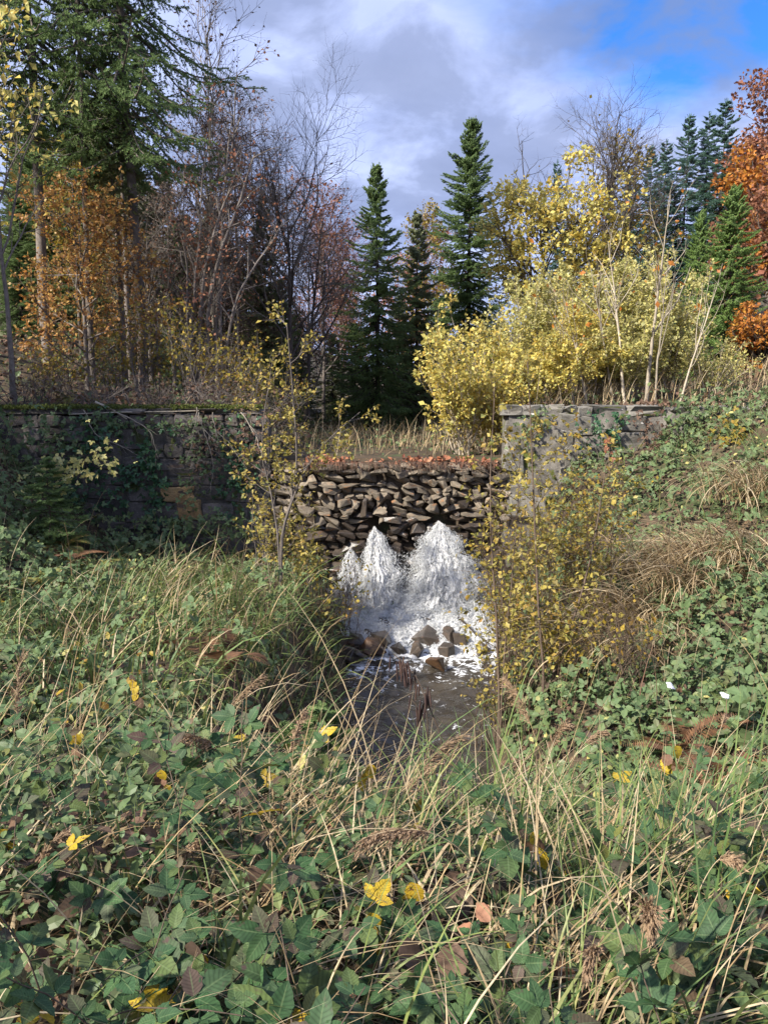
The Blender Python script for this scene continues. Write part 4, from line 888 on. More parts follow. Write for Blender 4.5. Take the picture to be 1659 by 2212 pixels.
# orange and red beeches at the right edge
for seed, px, top, d, w_, lab, mat, nl in [(111, 1640, 290, 36, 3.3, 'tall russet beech with twiggy crown at the right edge', L_russet, 14000), (112, 1660, 390, 31, 2.4, 'glowing orange beech at the right edge', L_orange, 13000), (113, 1590, 380, 39, 2.3, 'dull red beech behind the tallest fir', L_russet, 8000), (114, 1640, 745, 21, 1.0, 'low orange beech bush at the right edge under the tall beeches', L_orange, 5200), (115, 1690, 470, 29, 2.4, 'brownish beech below the glowing orange one', L_russet, 6000)]:
    b, h = fh(px, top, d); tree('beech_tree', lab, 'tree', b, fan_tree(seed, h, w_, 0.14, 22, 9, 6, 0.85, n_leaf=nl, leaf_size=0.15 if d > 25 else 0.09, t0=0.15, up=0.05, tw=0.015, taper=0.45), M_bark_grey, M_bark_brown, mat, 'beeches on the right slope')

# ================================================================== banks: undergrowth, grasses, saplings
r = np.random.default_rng(123)
def blades(mb, pos, az, lean, bend, L, W, n=6, power=1.4, m=0):
    N = len(pos); t = np.linspace(0, 1, n + 1)
    th = lean[:, None] + bend[:, None] * t[None, :-1] ** power
    hd = np.stack([np.cos(az), np.sin(az), np.zeros(N)], 1)
    stp = (L / n)[:, None, None] * (np.sin(th)[..., None] * hd[:, None] + np.cos(th)[..., None] * np.array([0, 0, 1.0]))
    P = np.concatenate([pos[:, None], pos[:, None] + np.cumsum(stp, 1)], 1)
    sd_ = np.stack([-np.sin(az), np.cos(az), np.zeros(N)], 1); tw = r.normal(0, 0.5, N)
    sd_ = nrm(sd_ + hd * tw[:, None] + np.array([0, 0, 1.0]) * r.normal(0, 0.2, N)[:, None])
    wd = W[:, None] * np.array([0.7] + list(1 - (t[1:]) ** 2.2 * 0.95))[None]
    V = np.stack([P - sd_[:, None] * wd[..., None] * 0.5, P + sd_[:, None] * wd[..., None] * 0.5], 2)   # N,n+1,2,3
    b = (np.arange(N) * (n + 1) * 2)[:, None] + (np.arange(n) * 2)[None]
    q = np.stack([b, b + 1, b + 3, b + 2], -1)
    mb.add(V, quads=q, m=m)

def scatter(N, x0, x1, y0, y1, dens=None, ypow=1.0):
    """random ground points in view, kept by a density map; more of them close by when ypow > 1"""
    ym = y0 + (y1 - y0) / (1 + ypow); N = int(N * (0.56 * ym + 2.0) / (0.56 * ym + 0.5))
    y = y0 + (y1 - y0) * r.random(N) ** ypow
    x = r.uniform(-1, 1, N) * (0.56 * y + 2.0)
    ok = (x > x0) & (x < x1)
    if dens is not None: ok &= r.random(N) < dens(x, y)
    x, y = x[ok], y[ok]
    return x, y, H(x, y)
def dry_land(x, y):
    xc, hw, zc = chan(y); z = H(x, y)
    return np.where((y > 3.5) & (z < WATER + 0.15), 0.0, 1.0)
def patch(x, y, s, seed, lo=0.0, hi=0.6): return np.clip((fbm(x, y, 8, s, seed) - lo) / (hi - lo), 0, 1)
def lump(x, y): return 0.30 + 0.30 * fbm(x, y, 8, 1.9, 41) + 0.16 * fbm(x, y, 6, 5, 42)
def g_area(cx, cy, rx, ry): return lambda x, y: np.exp(-((x - cx) / rx) ** 2 - ((y - cy) / ry) ** 2)
tanR = g_area(5.6, 10.0, 2.2, 1.8); grassL = g_area(-2.4, 9.6, 1.7, 2.9); grassR = g_area(1.8, 3.2, 2.0, 1.6); twigR = g_area(2.4, 9.0, 0.9, 2.6); darkL = g_area(-5.6, 10.0, 2.6, 3.4); grassR2 = g_area(6.6, 12.5, 1.6, 2.0)

def cover(name, label, N, size, dens, mat, y0=1.0, y1=15.0, tpl=LEAF6, lift=1.0, ypow=1.3, upz=0.75, jit=0.62, base=0.0):
    x, y, z = scatter(N, -11.5, 11.5, y0, y1, lambda x, y: dens(x, y) * dry_land(x, y), ypow); n = len(x)
    hh = np.maximum(lump(x, y) * lift, 0.05); u = r.random(n) ** 0.8
    sl = np.stack([H(x + 0.15, y) - H(x - 0.15, y), H(x, y + 0.15) - H(x, y - 0.15)], 1) / 0.3
    sl = np.clip(sl, -1.5, 1.5)
    nz_ = nrm(np.stack([-sl[:, 0] * 0.5, -sl[:, 1] * 0.5 - 0.15, np.full(n, upz)], 1) + r.normal(0, jit, (n, 3)))
    X = r.normal(0, 1, (n, 3)); X[:, 2] -= 0.35; X = X - (X * nz_).sum(1, keepdims=True) * nz_
    p = np.stack([x, y, z + base + hh * u], 1)
    m_ = MB(); instance(m_, tpl, p, X, nz_, size * np.minimum(r.lognormal(0, 0.42, n), 1.7))
    tag(obj(name, m_.mesh(name, mat)), label, kind='stuff'); return n
one = lambda x, y: np.ones_like(x)
# trifoliate spray for ground cover
def tri_tpl():
    V = []; F = []
    for a, s, o in ((0, 1.0, 0.18), (1.25, 0.85, 0.0), (-1.25, 0.85, 0.0)):
        R = np.array([[math.cos(a), -math.sin(a), 0], [math.sin(a), math.cos(a), 0], [0, 0, 1]])
        v = (LEAF6[0] * s * np.array([1, 1.12, 1])) @ R.T + np.array([o, 0, 0]); F.append(LEAF6[1] + len(V) * 7); V.append(v)
    return np.concatenate(V), np.concatenate(F)
TRI = tri_tpl()
cover('bramble_undergrowth', 'dense low bramble and herb cover over both banks', 34000, 0.066, lambda x, y: np.clip(1.0 - 1.3 * grassL(x, y) - 0.9 * tanR(x, y) - 0.5 * twigR(x, y) - 0.5 * grassR(x, y), 0.03, 1) * (0.25 + 0.75 * patch(x, y, 2.6, 91, -0.3, 0.2)), L_mixed, tpl=TRI, ypow=1.0, y0=3.4)
cover('dark_bramble_undergrowth', 'dark green bramble cover below the left wall and on the right slope', 21000, 0.070, lambda x, y: np.clip(darkL(x, y) + g_area(4.0, 6.5, 2.2, 2.2)(x, y) + 0.5 * g_area(3.2, 11, 2.5, 2)(x, y) + 0.25 * patch(x, y, 1.3, 8), 0, 1), L_bramble, tpl=TRI, ypow=0.9, y0=3.6, lift=1.25)
cover('yellowing_undergrowth', 'yellow and lime leaves scattered through the undergrowth', 9000, 0.055, lambda x, y: 0.10 + 0.8 * patch(x, y, 1.5, 17, 0.15, 0.8), L_yellowgreen, ypow=1.0, y0=3.2, lift=1.2)
cover('golden_leaves', 'small golden leaves in patches of the undergrowth', 5200, 0.05, lambda x, y: np.clip(patch(x, y, 1.9, 27, 0.35, 0.9) + 0.8 * g_area(-2.3, 6.3, 0.8, 1.0)(x, y), 0, 1), L_dullyellow, ypow=1.0, y0=3.2, lift=1.35)
cover('low_leaves', 'small leaved ground cover under the foreground brambles', 16000, 0.036, lambda x, y: np.ones_like(x), L_mixed, y0=0.9, y1=4.4, lift=0.75, ypow=1.3)
cover('dead_leaves', 'brown fallen leaves lying under the plants', 20000, 0.055, lambda x, y: 0.4 + 0.6 * patch(x, y, 1.7, 37), L_brown, y0=0.9, lift=0.55, ypow=1.5)
cover('plateau_undergrowth', 'weedy growth on the silted ground behind the breach', 9000, 0.075, lambda x, y: (np.abs(x) < 6.5).astype(float), L_mixed, y0=15.7, y1=33, lift=0.9, ypow=0.8)
cover('hillside_undergrowth', 'leaf litter and low growth on the wooded hillsides', 16000, 0.11, lambda x, y: (np.abs(x) > 2.0).astype(float), L_brown, y0=15.9, y1=42, lift=0.8, ypow=0.8)
cover('hillside_greenery', 'green low plants on the wooded hillsides', 9000, 0.11, lambda x, y: (np.abs(x) > 2.0).astype(float), L_mixed, y0=15.9, y1=42, lift=1.3, ypow=0.8)

def grass(name, label, N, L, W, dens, mat, y0, y1, lean=0.25, bend=1.1, ypow=1.2, n=5, az0=None, azs=9):
    x, y, z = scatter(N, -11.5, 11.5, y0, y1, lambda x, y: dens(x, y) * dry_land(x, y), ypow); k = len(x)
    fld = fbm(x, y, 8, 2.4, len(name) * 7 + 3); f2 = fbm(x, y, 8, 5.0, len(name) * 5 + 1)
    az = (0.0 if az0 is None else az0) + 2.6 * fld + r.normal(0, 0.55 if az0 is None else 0.45, k)
    if az0 is None: az = np.where(r.random(k) < 0.35, r.uniform(0, 6.28, k), az)
    kp = r.random(k) < np.clip(0.55 + 0.9 * f2, 0.12, 1); x, y, z, az, f2 = x[kp], y[kp], z[kp], az[kp], f2[kp]; k = len(x); L = L * np.clip(1 + 0.35 * f2, 0.5, 1.5)
    m_ = MB(); blades(m_, np.stack([x, y, z - 0.02], 1), az, np.abs(r.normal(lean, 0.25, k)), r.normal(bend, 0.5, k), L * r.lognormal(0, 0.3, k), W * r.uniform(0.6, 1.3, k), n)
    tag(obj(name, m_.mesh(name, mat)), label, kind='stuff')
grass('green_grass', 'lush bent green grass on the left bank', 30000, 0.66, 0.018, lambda x, y: np.clip(1.1 * grassL(x, y) - 0.03, 0, 1), L_grass, 3.6, 14.6, 0.45, 1.9, 0.8, az0=-0.9, azs=1.0)
grass('straw_grass', 'straw coloured grass mixed into the left bank', 9000, 0.66, 0.014, lambda x, y: np.clip(0.9 * grassL(x, y) + 0.8 * g_area(-3.2, 12.5, 1.3, 1.2)(x, y), 0, 1), L_dry, 3.6, 14.8, 0.35, 1.4, 0.8)
grass('slope_grass', 'yellow green grass on the right slope top', 6000, 0.75, 0.014, lambda x, y: grassR2(x, y), L_grass, 8, 16, 0.4, 1.5, 0.7, az0=3.6, azs=0.9)
grass('meadow_grass', 'pale dry grass on the flat behind the breach', 9000, 0.55, 0.014, lambda x, y: (np.abs(x) < 4.5).astype(float), L_dry, 15.6, 26, 0.3, 1.0, 0.8)
grass('crest_grass', 'dry grass and weeds along the foot of the right hand shrubs', 7000, 0.7, 0.014, lambda x, y: (x > 2.4).astype(float), L_dry, 15.7, 24, 0.3, 1.0, 0.8)
grass('near_green_grass', 'green grass blades among the foreground brambles', 1900, 0.56, 0.0105, lambda x, y: np.clip(0.25 + 0.9 * grassR(x, y), 0, 1), L_grass, 1.05, 4.8, 0.35, 1.3, 1.0, 7)
grass('near_straw', 'dead straw criss crossing the foreground', 7600, 0.56, 0.0058, lambda x, y: 0.35 + 0.65 * np.exp(-((x + 0.1) / 0.9) ** 2), L_dry, 1.05, 5.0, 0.75, 0.9, 1.0, 7)
grass('dead_blades', 'flattened dead grass blades among the foreground brambles', 3000, 0.42, 0.0125, lambda x, y: 0.35 + 0.65 * np.exp(-((x + 0.1) / 0.8) ** 2), L_dry, 1.05, 4.0, 0.9, 1.6, 1.0, 8)
grass('fine_straw', 'thin dead stems between the undergrowth of the banks', 3600, 0.60, 0.005, lambda x, y: 0.35 + 0.5 * patch(x, y, 1.4, 55), L_dry, 4.0, 14.5, 0.35, 0.6, 0.9, 5)
grass('brown_stems', 'brown dead stalks standing in the undergrowth', 3600, 0.6, 0.007, lambda x, y: np.clip(0.2 + twigR(x, y), 0, 1), L_brown, 2.5, 14.6, 0.2, 0.3, 0.9, 5)

# tan tussocks hanging over the right slope
for k, (px, py, d, n_, lab) in enumerate([(1440, 1090, 10.5, 420, 'big drooping tussock of tan grass on the right slope'), (1560, 1110, 10.0, 380, 'drooping tan tussock at the right of the big one'), (1350, 1190, 9.4, 300, 'smaller tan tussock hanging lower on the right slope'),
                                        (1480, 1180, 9.6, 260, 'flattened tan tussock below the big drooping one'), (1330, 1290, 8.6, 200, 'lowest tan tussock beside the yellow leaved willows'), (1630, 1000, 11.8, 320, 'tan green tussock at the right edge of the slope')]):
    p = at(px, py, d); z0 = gz(p[0], d); q = np.stack([r.normal(0, 0.42, n_), r.normal(0, 0.25, n_), np.zeros(n_)], 1)
    t = thing('grass_tussock', lab, 'grass', (p[0] + 0.25, d, z0), 0, 'tan grass tussocks on the right slope')
    m_ = MB(); blades(m_, q, r.normal(3.7, 0.8, n_), np.abs(r.normal(0.3, 0.2, n_)), r.normal(1.9, 0.4, n_), r.uniform(0.8, 1.5, n_), r.uniform(0.010, 0.022, n_), 9, 1.0)
    obj('blades', m_.mesh('blades', L_dry), t, kind='stuff')

# ------------------------------------------------------------------ foreground brambles, leaf by leaf
def leaflet(mb, rr, L, W, off, ang, tilt, rows=9):
    t = np.linspace(0, 1, rows); prof = W * np.sin(PI * t ** 0.82) ** 0.85; prof[0] = 0.002; prof[-1] = 0.001
    prof = prof * (1 + 0.07 * np.where(np.arange(rows) % 2 == 0, 1, -1) * (t > 0.1) * (t < 0.95))
    s = np.array([-1, -0.5, 0, 0.5, 1.0])
    Xl = t[:, None] * L - 0.16 * np.abs(s)[None] * L * (1 - t)[:, None] * 0.3
    Yl = prof[:, None] * s[None]
    Zl = 0.20 * np.abs(Yl) - 0.16 * L * t[:, None] ** 2 + 0.028 * L * np.cos(PI * np.arange(rows))[:, None] * np.abs(s)[None] * (1 - np.abs(s)[None] * 0.4)
    V = np.stack([Xl, Yl, Zl], -1).reshape(-1, 3)
    ct, st_ = math.cos(tilt), math.sin(tilt); V = V @ np.array([[ct, 0, -st_], [0, 1, 0], [st_, 0, ct]])
    ca, sa = math.cos(ang), math.sin(ang); V = V @ np.array([[ca, sa, 0], [-sa, ca, 0], [0, 0, 1]]) + np.array(off)
    i, j = np.meshgrid(np.arange(4), np.arange(rows - 1)); b = j * 5 + i
    mb.add(V, quads=np.stack([b, b + 1, b + 6, b + 5], -1), uv=np.stack([np.repeat(t, 5), np.tile(s, rows), np.ones(rows * 5)], 1))
def compound(seed, mat, n=3):
    rr = np.random.default_rng(seed); m_ = MB()
    P = np.array([[[0, 0, 0], [0.02, 0, 0.004], [0.045, 0, 0.004]]]); tubes(m_, P, np.full((1, 3), 0.0012), 3)
    leaflet(m_, rr, 0.078 * rr.uniform(0.9, 1.1), 0.0235 * rr.uniform(0.9, 1.12), (0.045, 0, 0), rr.normal(0, 0.1), -0.1 + rr.normal(0, 0.12))
    for sgn in (1, -1):
        leaflet(m_, rr, 0.062 * rr.uniform(0.9, 1.1), 0.0195 * rr.uniform(0.9, 1.1), (0.036, sgn * 0.003, 0), sgn * (1.15 + rr.normal(0, 0.12)), -0.15 + rr.normal(0, 0.15))
        if n == 5: leaflet(m_, rr, 0.042 * rr.uniform(0.9, 1.1), 0.016, (0.030, sgn * 0.003, -0.002), sgn * (2.0 + rr.normal(0, 0.12)), -0.2)
    return m_.mesh('leaf', mat, True, True)
CL = [compound(300 + k, L_bramble, 3 if k % 3 else 5) for k in range(7)]
CLM = [compound(320 + k, L_mixed, 3) for k in range(3)]
CLY = [compound(330 + k, L_spotted, 3) for k in range(2)]
from mathutils import Matrix
def orient(o, p, X, Z, s):
    X = Vector(X).normalized(); Y = Vector(Z).cross(X).normalized(); Zv = X.cross(Y)
    o.matrix_local = Matrix.Translation(Vector(p)) @ Matrix((X, Y, Zv)).transposed().to_4x4() @ Matrix.Scale(s, 4)
ORD = ['first', 'second', 'third', 'fourth', 'fifth', 'sixth', 'seventh', 'eighth', 'ninth', 'tenth', 'eleventh', 'twelfth']
n_leaf_obj = 0
def bramble(label, x, y, h, n_canes, rr, leaves=9, yellow=0.04, size=1.0):
    global n_leaf_obj
    z = gz(x, y); t = thing('bramble', label, 'bramble', (x, y, z), 0, 'brambles in the foreground')
    az = rr.random() * 6 + np.arange(n_canes) * 6.28 / n_canes + rr.normal(0, 0.4, n_canes); el = rr.uniform(0.75, 1.35, n_canes)
    d = np.stack([np.cos(az) * np.cos(el), np.sin(az) * np.cos(el), np.sin(el)], 1)
    P = limbs(rr, rr.normal(0, 0.03, (n_canes, 3)) * np.array([1, 1, 0]), d, h * rr.uniform(1.0, 1.6, n_canes), 9, 0.10, -0.09)
    m_ = MB(); tubes(m_, P, np.linspace(0.0032, 0.0014, 9)[None].repeat(n_canes, 0), 5)
    obj('cane', m_.mesh('cane', M_bark_brown, True), t, kind='stuff')
    tt = (0.22 + 0.78 * (np.arange(leaves)[None] + rr.random((n_canes, leaves)) * 0.6) / leaves)
    pp, tan = along(P, tt)
    for c in range(n_canes):
        for k in range(leaves):
            side = 1 if k % 2 else -1; tv = tan[c, k]
            lat = np.cross(tv, [0, 0, 1.0]); lat /= (np.linalg.norm(lat) + 1e-6)
            X = tv * rr.uniform(0.1, 0.8) + lat * side * rr.uniform(0.5, 1.0) + np.array([0, 0, rr.uniform(-0.35, 0.15)])
            Z = np.array([0, -0.30, 0.85]) + rr.normal(0, 0.35, 3)
            u = rr.random(); me = CLY[rr.integers(2)] if u < yellow else (CLM[rr.integers(3)] if u < yellow + 0.15 else CL[rr.integers(len(CL))])
            o = obj('leaf', me, t); orient(o, pp[c, k], X, Z, size * rr.uniform(0.72, 1.2) * (1.0 if tt[c, k] < 0.8 else 0.8)); n_leaf_obj += 1
rr = np.random.default_rng(2024)
rows = [(1.32, 6, 0.40, 5), (1.75, 7, 0.42, 4), (2.35, 9, 0.44, 4), (3.1, 10, 0.46, 3), (3.9, 9, 0.48, 3)]
rown = ['bottom row of the foreground', 'second row up from the bottom edge', 'third row up from the bottom edge', 'fourth row up, before the bank drops', 'last row along the lip of the bank']
for ri, (yy, nn, hh, nc) in enumerate(rows):
    for k in range(nn):
        x = (-0.5 + (k + 0.5) / nn + rr.normal(0, 0.02)) * (1.12 * yy + 0.1); y = yy + rr.normal(0, 0.10)
        size = 1.0 + 0.1 * rr.normal()
        hgt = hh * rr.uniform(0.8, 1.15) * (0.75 if (ri in (1, 2) and abs(x) < 0.25) else 1)
        bramble('green bramble in the %s, %s from the left' % (rown[ri], ORD[k]), x, y, hgt, nc, rr, 9 if ri < 3 else 7, 0.03, size * 0.97)
print('bramble leaf objects', n_leaf_obj)

# yellow spotted leaves, red fallen leaves
def single_leaf(seed, mat, L=0.09, W=0.035):
    rr_ = np.random.default_rng(seed); m_ = MB(); leaflet(m_, rr_, L, W, (0, 0, 0), 0, -0.1, 9); return m_.mesh('leaf', mat, True, True)
YL = [single_leaf(400 + k, L_spotted, 0.085, 0.034) for k in range(3)]
RL = single_leaf(410, L_fallen, 0.060, 0.022)
BL = single_leaf(411, L_brown, 0.10, 0.045)
for px, py, d, n_, lab in [(440, 2040, 1.75, 5, 'seedling with big bright yellow spotted leaves in the lower left'), (800, 1985, 2.0, 5, 'yellow and buff leaved seedling in the bottom middle'), (885, 1915, 2.2, 3, 'seedling with two hanging yellow spotted leaves in the bottom middle'),
                           (350, 1665, 3.1, 3, 'orange yellow leaf pair above the brambles in the left foreground'), (160, 1590, 3.8, 3, 'orange yellow leaf cluster far left above the brambles'), (1110, 2030, 1.95, 4, 'spotted yellow seedling at the lower right among brambles'),
                           (1450, 1615, 3.6, 4, 'brown and yellow withered leaf cluster in the right foreground'), (1160, 1800, 2.5, 3, 'small yellow leaf cluster before the grass in the right foreground'), (10, 1800, 2.4, 3, 'yellow leaves at the left frame edge'), (790, 1660, 3.2, 3, 'mustard leaf pair at the lip of the bank'), (290, 1460, 5.2, 6, 'golden leaved sapling tip on the left bank')]:
    p = at(px, py, d); z0 = gz(p[0], d); t = thing('yellow_seedling', lab, 'seedling', (p[0], d, z0), 0, 'yellow leaved seedlings')
    hgt = max(p[2] - z0, 0.1); P, R = stem([(0.02, 0.03, 0), (0.0, 0.01, hgt * 0.6), (0, 0, hgt)], 0.003, 0.0012, 7, rr, 0.004)
    m_ = MB(); tubes(m_, P[None], R[None], 5); obj('stem', m_.mesh('stem', M_bark_brown, True), t)
    for k in range(n_):
        a = k * 2.4 + rr.random(); o = obj('leaf', YL[k % 3] if rr.random() < 0.85 else BL, t)
        orient(o, (rr.normal(0, 0.012), rr.normal(0, 0.012), hgt - 0.035 * k + 0.01), (math.cos(a) * 0.45, math.sin(a) * 0.35 - 0.1, -1.0), (rr.normal(0, 0.5), -1.0, 0.1), rr.uniform(0.55, 0.9))
for px, py, d, me, lab in [(1058, 1990, 2.05, RL, 'orange red fallen leaf caught in the straw'), (1035, 2020, 2.0, RL, 'dark red fallen leaf right under the orange red one'), (865, 2075, 1.9, BL, 'purplish brown dead leaf curled beside the yellow seedlings'), (355, 1860, 2.5, BL, 'large brown dead leaf standing among straw in the left foreground'),
                           (560, 1940, 2.3, BL, 'brown dead leaf in shade behind the straw'), (975, 2115, 1.8, BL, 'dark brown leaf at the bottom centre'), (1010, 1920, 2.3, BL, 'brown leaf between brambles at the bottom centre'), (660, 1800, 2.9, RL, 'orange leaf hanging above the straw in the middle'), (700, 1790, 2.9, RL, 'small rusty leaf beside the hanging orange leaf')]:
    p = at(px, py, d); o = obj('fallen_leaf', me); orient(o, p, rr.normal(0, 1, 3), (rr.normal(0, 0.3), -0.7, 0.7), rr.uniform(0.9, 1.25)); tag(o, lab, 'leaf', 'dead leaves in the foreground')

# tall grass stalks with plumes
def stalk(label, bpx, bd, tip, bow=(0, 0, 0.25), plume=0.0, dens=120, thick=0.0022, mat=None, hang=(0, 0, -0.6), name='grass_stalk'):
    b = base_at(bpx, bd); b[2] += 0.03; p1 = at(*tip); mid = 0.5 * (b + p1) + np.array(bow)
    t = np.linspace(0, 1, 22)[:, None]; P = (1 - t) ** 2 * b + 2 * t * (1 - t) * mid + t ** 2 * p1
    root = thing(name, label, 'grass', b, 0, 'tall grass stalks in the foreground'); P = P - b
    m_ = MB(); tubes(m_, P[None], np.linspace(thick, thick * 0.45, 22)[None], 5); obj('stem', m_.mesh('stem', L_dry if mat is None else mat, True), root)
    if plume:
        m_ = MB(); n_ = int(dens * 1.6); Ltot = np.linalg.norm(np.diff(P, axis=0), axis=1).sum(); f0 = 1 - plume / Ltot
        q, tan = along(np.repeat(P[None], n_, 0), np.sort(f0 + (1 - f0) * rr.random(n_)))
        d = nrm(tan * 1.0 + np.array(hang) * rr.uniform(0.2, 0.9, (n_, 1)) + rr.normal(0, 0.22, (n_, 3)))
        S = limbs(rr, q, d, plume * rr.uniform(0.08, 0.26, n_), 5, 0.10, -0.12)
        tubes(m_, S, np.full((n_, 5), 0.0008), 3)
        k = 9; sp_, st_ = along(S, np.sort(rr.random((n_, k)), 1)); sp_ = sp_.reshape(-1, 3); st_ = st_.reshape(-1, 3)
        instance(m_, (LEAF2[0] * np.array([1, 0.42, 1]), LEAF2[1]), sp_, st_ + rr.normal(0, 0.25, sp_.shape), rdir(rr, len(sp_)), rr.uniform(0.010, 0.018, len(sp_)))
        obj('plume', m_.mesh('plume', L_plume), root, kind='stuff')
    nb = rr.integers(1, 3)
    for k in range(nb):
        f = rr.uniform(0.05, 0.45); q, tan = along(P[None], np.array([f])); m_ = MB()
        blades(m_, q, np.array([rr.random() * 6.28]), np.array([0.4]), np.array([rr.uniform(0.8, 1.8)]), np.array([rr.uniform(0.2, 0.4)]), np.array([0.006]), 8)
        obj('blade', m_.mesh('blade', L_dry), root)
stalk('arching stalk whose long plume lies over the dark pool', 790, 2.9, (990, 1592, 3.1), (0.0, 0, 0.22), 0.42, 90)
stalk('bowed stalk with a tan plume drooping left in the centre', 1130, 2.3, (785, 1812, 2.1), (0.10, 0, 0.34), 0.28, 100)
stalk('feathery plume on a leaning stalk left of the pool', 545, 3.2, (655, 1545, 3.5), (0, 0, 0.06), 0.22, 110)
stalk('plume arching left above the left foreground', 560, 3.3, (408, 1590, 3.1), (0.05, 0, 0.22), 0.26, 80)
stalk('long plume bending right over the grass on the left bank', 380, 4.5, (560, 1465, 4.6), (0, 0, 0.15), 0.3, 70)
stalk('reddish plume near the left frame edge', 20, 4.0, (45, 1425, 4.2), (-0.1, 0, 0.1), 0.4, 70)
stalk('plume drooping before the sapling trunks on the right', 1240, 3.7, (1100, 1475, 4.0), (0.05, 0, 0.25), 0.34, 80)
stalk('tuft of thin drooping plumes right of the pool', 1150, 3.6, (1215, 1570, 3.6), (0, 0, 0.30), 0.22, 90)
stalk('thin plume bending right from the pool edge', 1165, 3.4, (1305, 1580, 3.5), (0, 0, 0.3), 0.2, 60)
stalk('straight pale stalk slanting up to the right, tip a tight brush', 1415, 1.9, (1566, 1545, 3.2), (0, 0, 0.03), 0.06, 40, 0.0035)
stalk('heavy tan seed head hanging beside the slanting pale stalk', 1430, 1.75, (1405, 1990, 1.65), (0.0, 0, 0.42), 0.22, 90)
stalk('narrow tan seed head hanging in the lower right', 1330, 1.7, (1270, 2090, 1.6), (0.03, 0, 0.40), 0.2, 70)
stalk('brown seed head nodding near the right edge', 1500, 2.0, (1590, 1860, 1.95), (0.0, 0, 0.35), 0.16, 70)
stalk('pale plume fan reaching out from the left edge', -60, 2.2, (140, 1800, 2.3), (0, 0, 0.15), 0.22, 80)
stalk('nodding pale plume above a brown dead leaf in the left foreground', 520, 2.5, (395, 1850, 2.35), (0.02, 0, 0.30), 0.16, 80)
for k, (bpx, bd, tip, lab) in enumerate([(580, 1.75, (588, 1820, 1.9), 'upright bleached stem in the lower centre left'), (690, 1.9, (640, 1570, 2.6), 'thin bleached stem leaning left across the brambles'), (770, 3.0, (600, 1440, 4.0), 'slim pale stem slanting in front of the left bank'), (500, 1.9, (1010, 1720, 2.4), 'bleached stem slanting right over the straw tangle'),
                                         (900, 2.3, (690, 1440, 3.6), 'pale bent stem before the left edge of the pool'), (1000, 2.2, (850, 1600, 2.9), 'pale stem crossing the pool corner'), (1230, 2.4, (1180, 1600, 3.0), 'pale stem upright in the right hand grass'), (410, 2.0, (405, 1690, 2.4), 'upright buff stem in the left foreground'),
                                         (1600, 1.6, (1640, 1900, 1.8), 'pale stem leaning out at the right edge'), (660, 1.6, (590, 2000, 1.6), 'whitish bent stem at the bottom centre left'), (1440, 1.6, (1440, 1830, 1.8), 'straight yellowish stem in the lower right'), (200, 2.0, (130, 1560, 3.0), 'tall straw stem in the far left foreground')]):
    stalk(lab, bpx, bd, tip, (rr.normal(0, 0.05), 0, 0.08), 0, thick=0.0021)

# grass tufts in the foreground
for k, (px, d, n_, L_, lab) in enumerate([(1150, 2.9, 60, 0.75, 'tuft of long green blades right of the pool'), (1330, 2.5, 60, 0.7, 'green grass tuft in the middle of the right foreground'), (1540, 2.6, 55, 0.75, 'green grass tuft near the right edge'), (1300, 1.7, 45, 0.65, 'bright green grass tuft at the lower right'), (1180, 1.5, 36, 0.6, 'short green tuft at the bottom right of centre'),
                                         (660, 1.8, 26, 0.62, 'few broad green blades arching in the bottom centre'), (440, 1.7, 20, 0.5, 'sparse green blades at the lower left'), (1010, 3.2, 40, 0.7, 'green tuft on the lip of the bank below the pool'), (240, 2.4, 24, 0.6, 'thin green blades among the left brambles'), (1620, 1.8, 40, 0.7, 'green tuft in the bottom right corner')]):
    b = base_at(px, d); t = thing('grass_tuft', lab, 'grass', b, 0, 'green grass tufts in the foreground')
    q = np.stack([r.normal(0, 0.07, n_), r.normal(0, 0.07, n_), np.full(n_, 0.03)], 1); az = np.arctan2(q[:, 1], q[:, 0]) + r.normal(0, 0.5, n_)
    m_ = MB(); blades(m_, q, az, np.abs(r.normal(0.25, 0.15, n_)), r.normal(1.3, 0.5, n_), L_ * r.uniform(0.6, 1.2, n_), r.uniform(0.005, 0.011, n_), 10, 1.3)
    obj('blades', m_.mesh('blades', L_grass), t, kind='stuff')
    m_ = MB(); n2_ = n_ // 2; q = q[:n2_] * 1.2; blades(m_, q, az[:n2_] + 0.5, np.abs(r.normal(0.4, 0.2, n2_)), r.normal(1.6, 0.6, n2_), L_ * r.uniform(0.5, 1.1, n2_), r.uniform(0.004, 0.009, n2_), 9, 1.3)
    obj('dead_blades', m_.mesh('dead_blades', L_dry), t, kind='stuff')

# ------------------------------------------------------------------ saplings and bushes on the banks
def px_stem(pts, d, b, r0, r1, n=14): return stem([np.zeros(3)] + [at(x, y, d + dd) - b for x, y, dd in pts], r0, r1, n, rr, 0.006)
b = base_at(600, 12)
P = broadleaf(201, stems([px_stem([(606, 1150, 0), (645, 1042, 0), (640, 900, -.1), (622, 700, -.2)], 12, b, .034, .008), px_stem([(606, 1150, 0), (645, 1042, 0), (690, 965, 0), (775, 890, .1)], 12, b, .026, .006), px_stem([(600, 1140, 0), (580, 1050, .1), (560, 960, .1), (590, 770, .2)], 12, b, .02, .006)]),
              [dict(k=9, t0=0.35, ang=0.75, length=0.85, n=6, wob=0.1, up=0.05, r=0.010), dict(k=5, t0=0.2, ang=0.7, length=0.32, n=4, wob=0.12, up=0.03, r=0.004)], None, 1500, 0.062, LEAF4, droop=0.25)
tree('willow_sapling', 'forked sapling with small yellow leaves in front of the left part of the breach', 'sapling', b, P, M_bark_grey, M_bark_grey, L_willow)
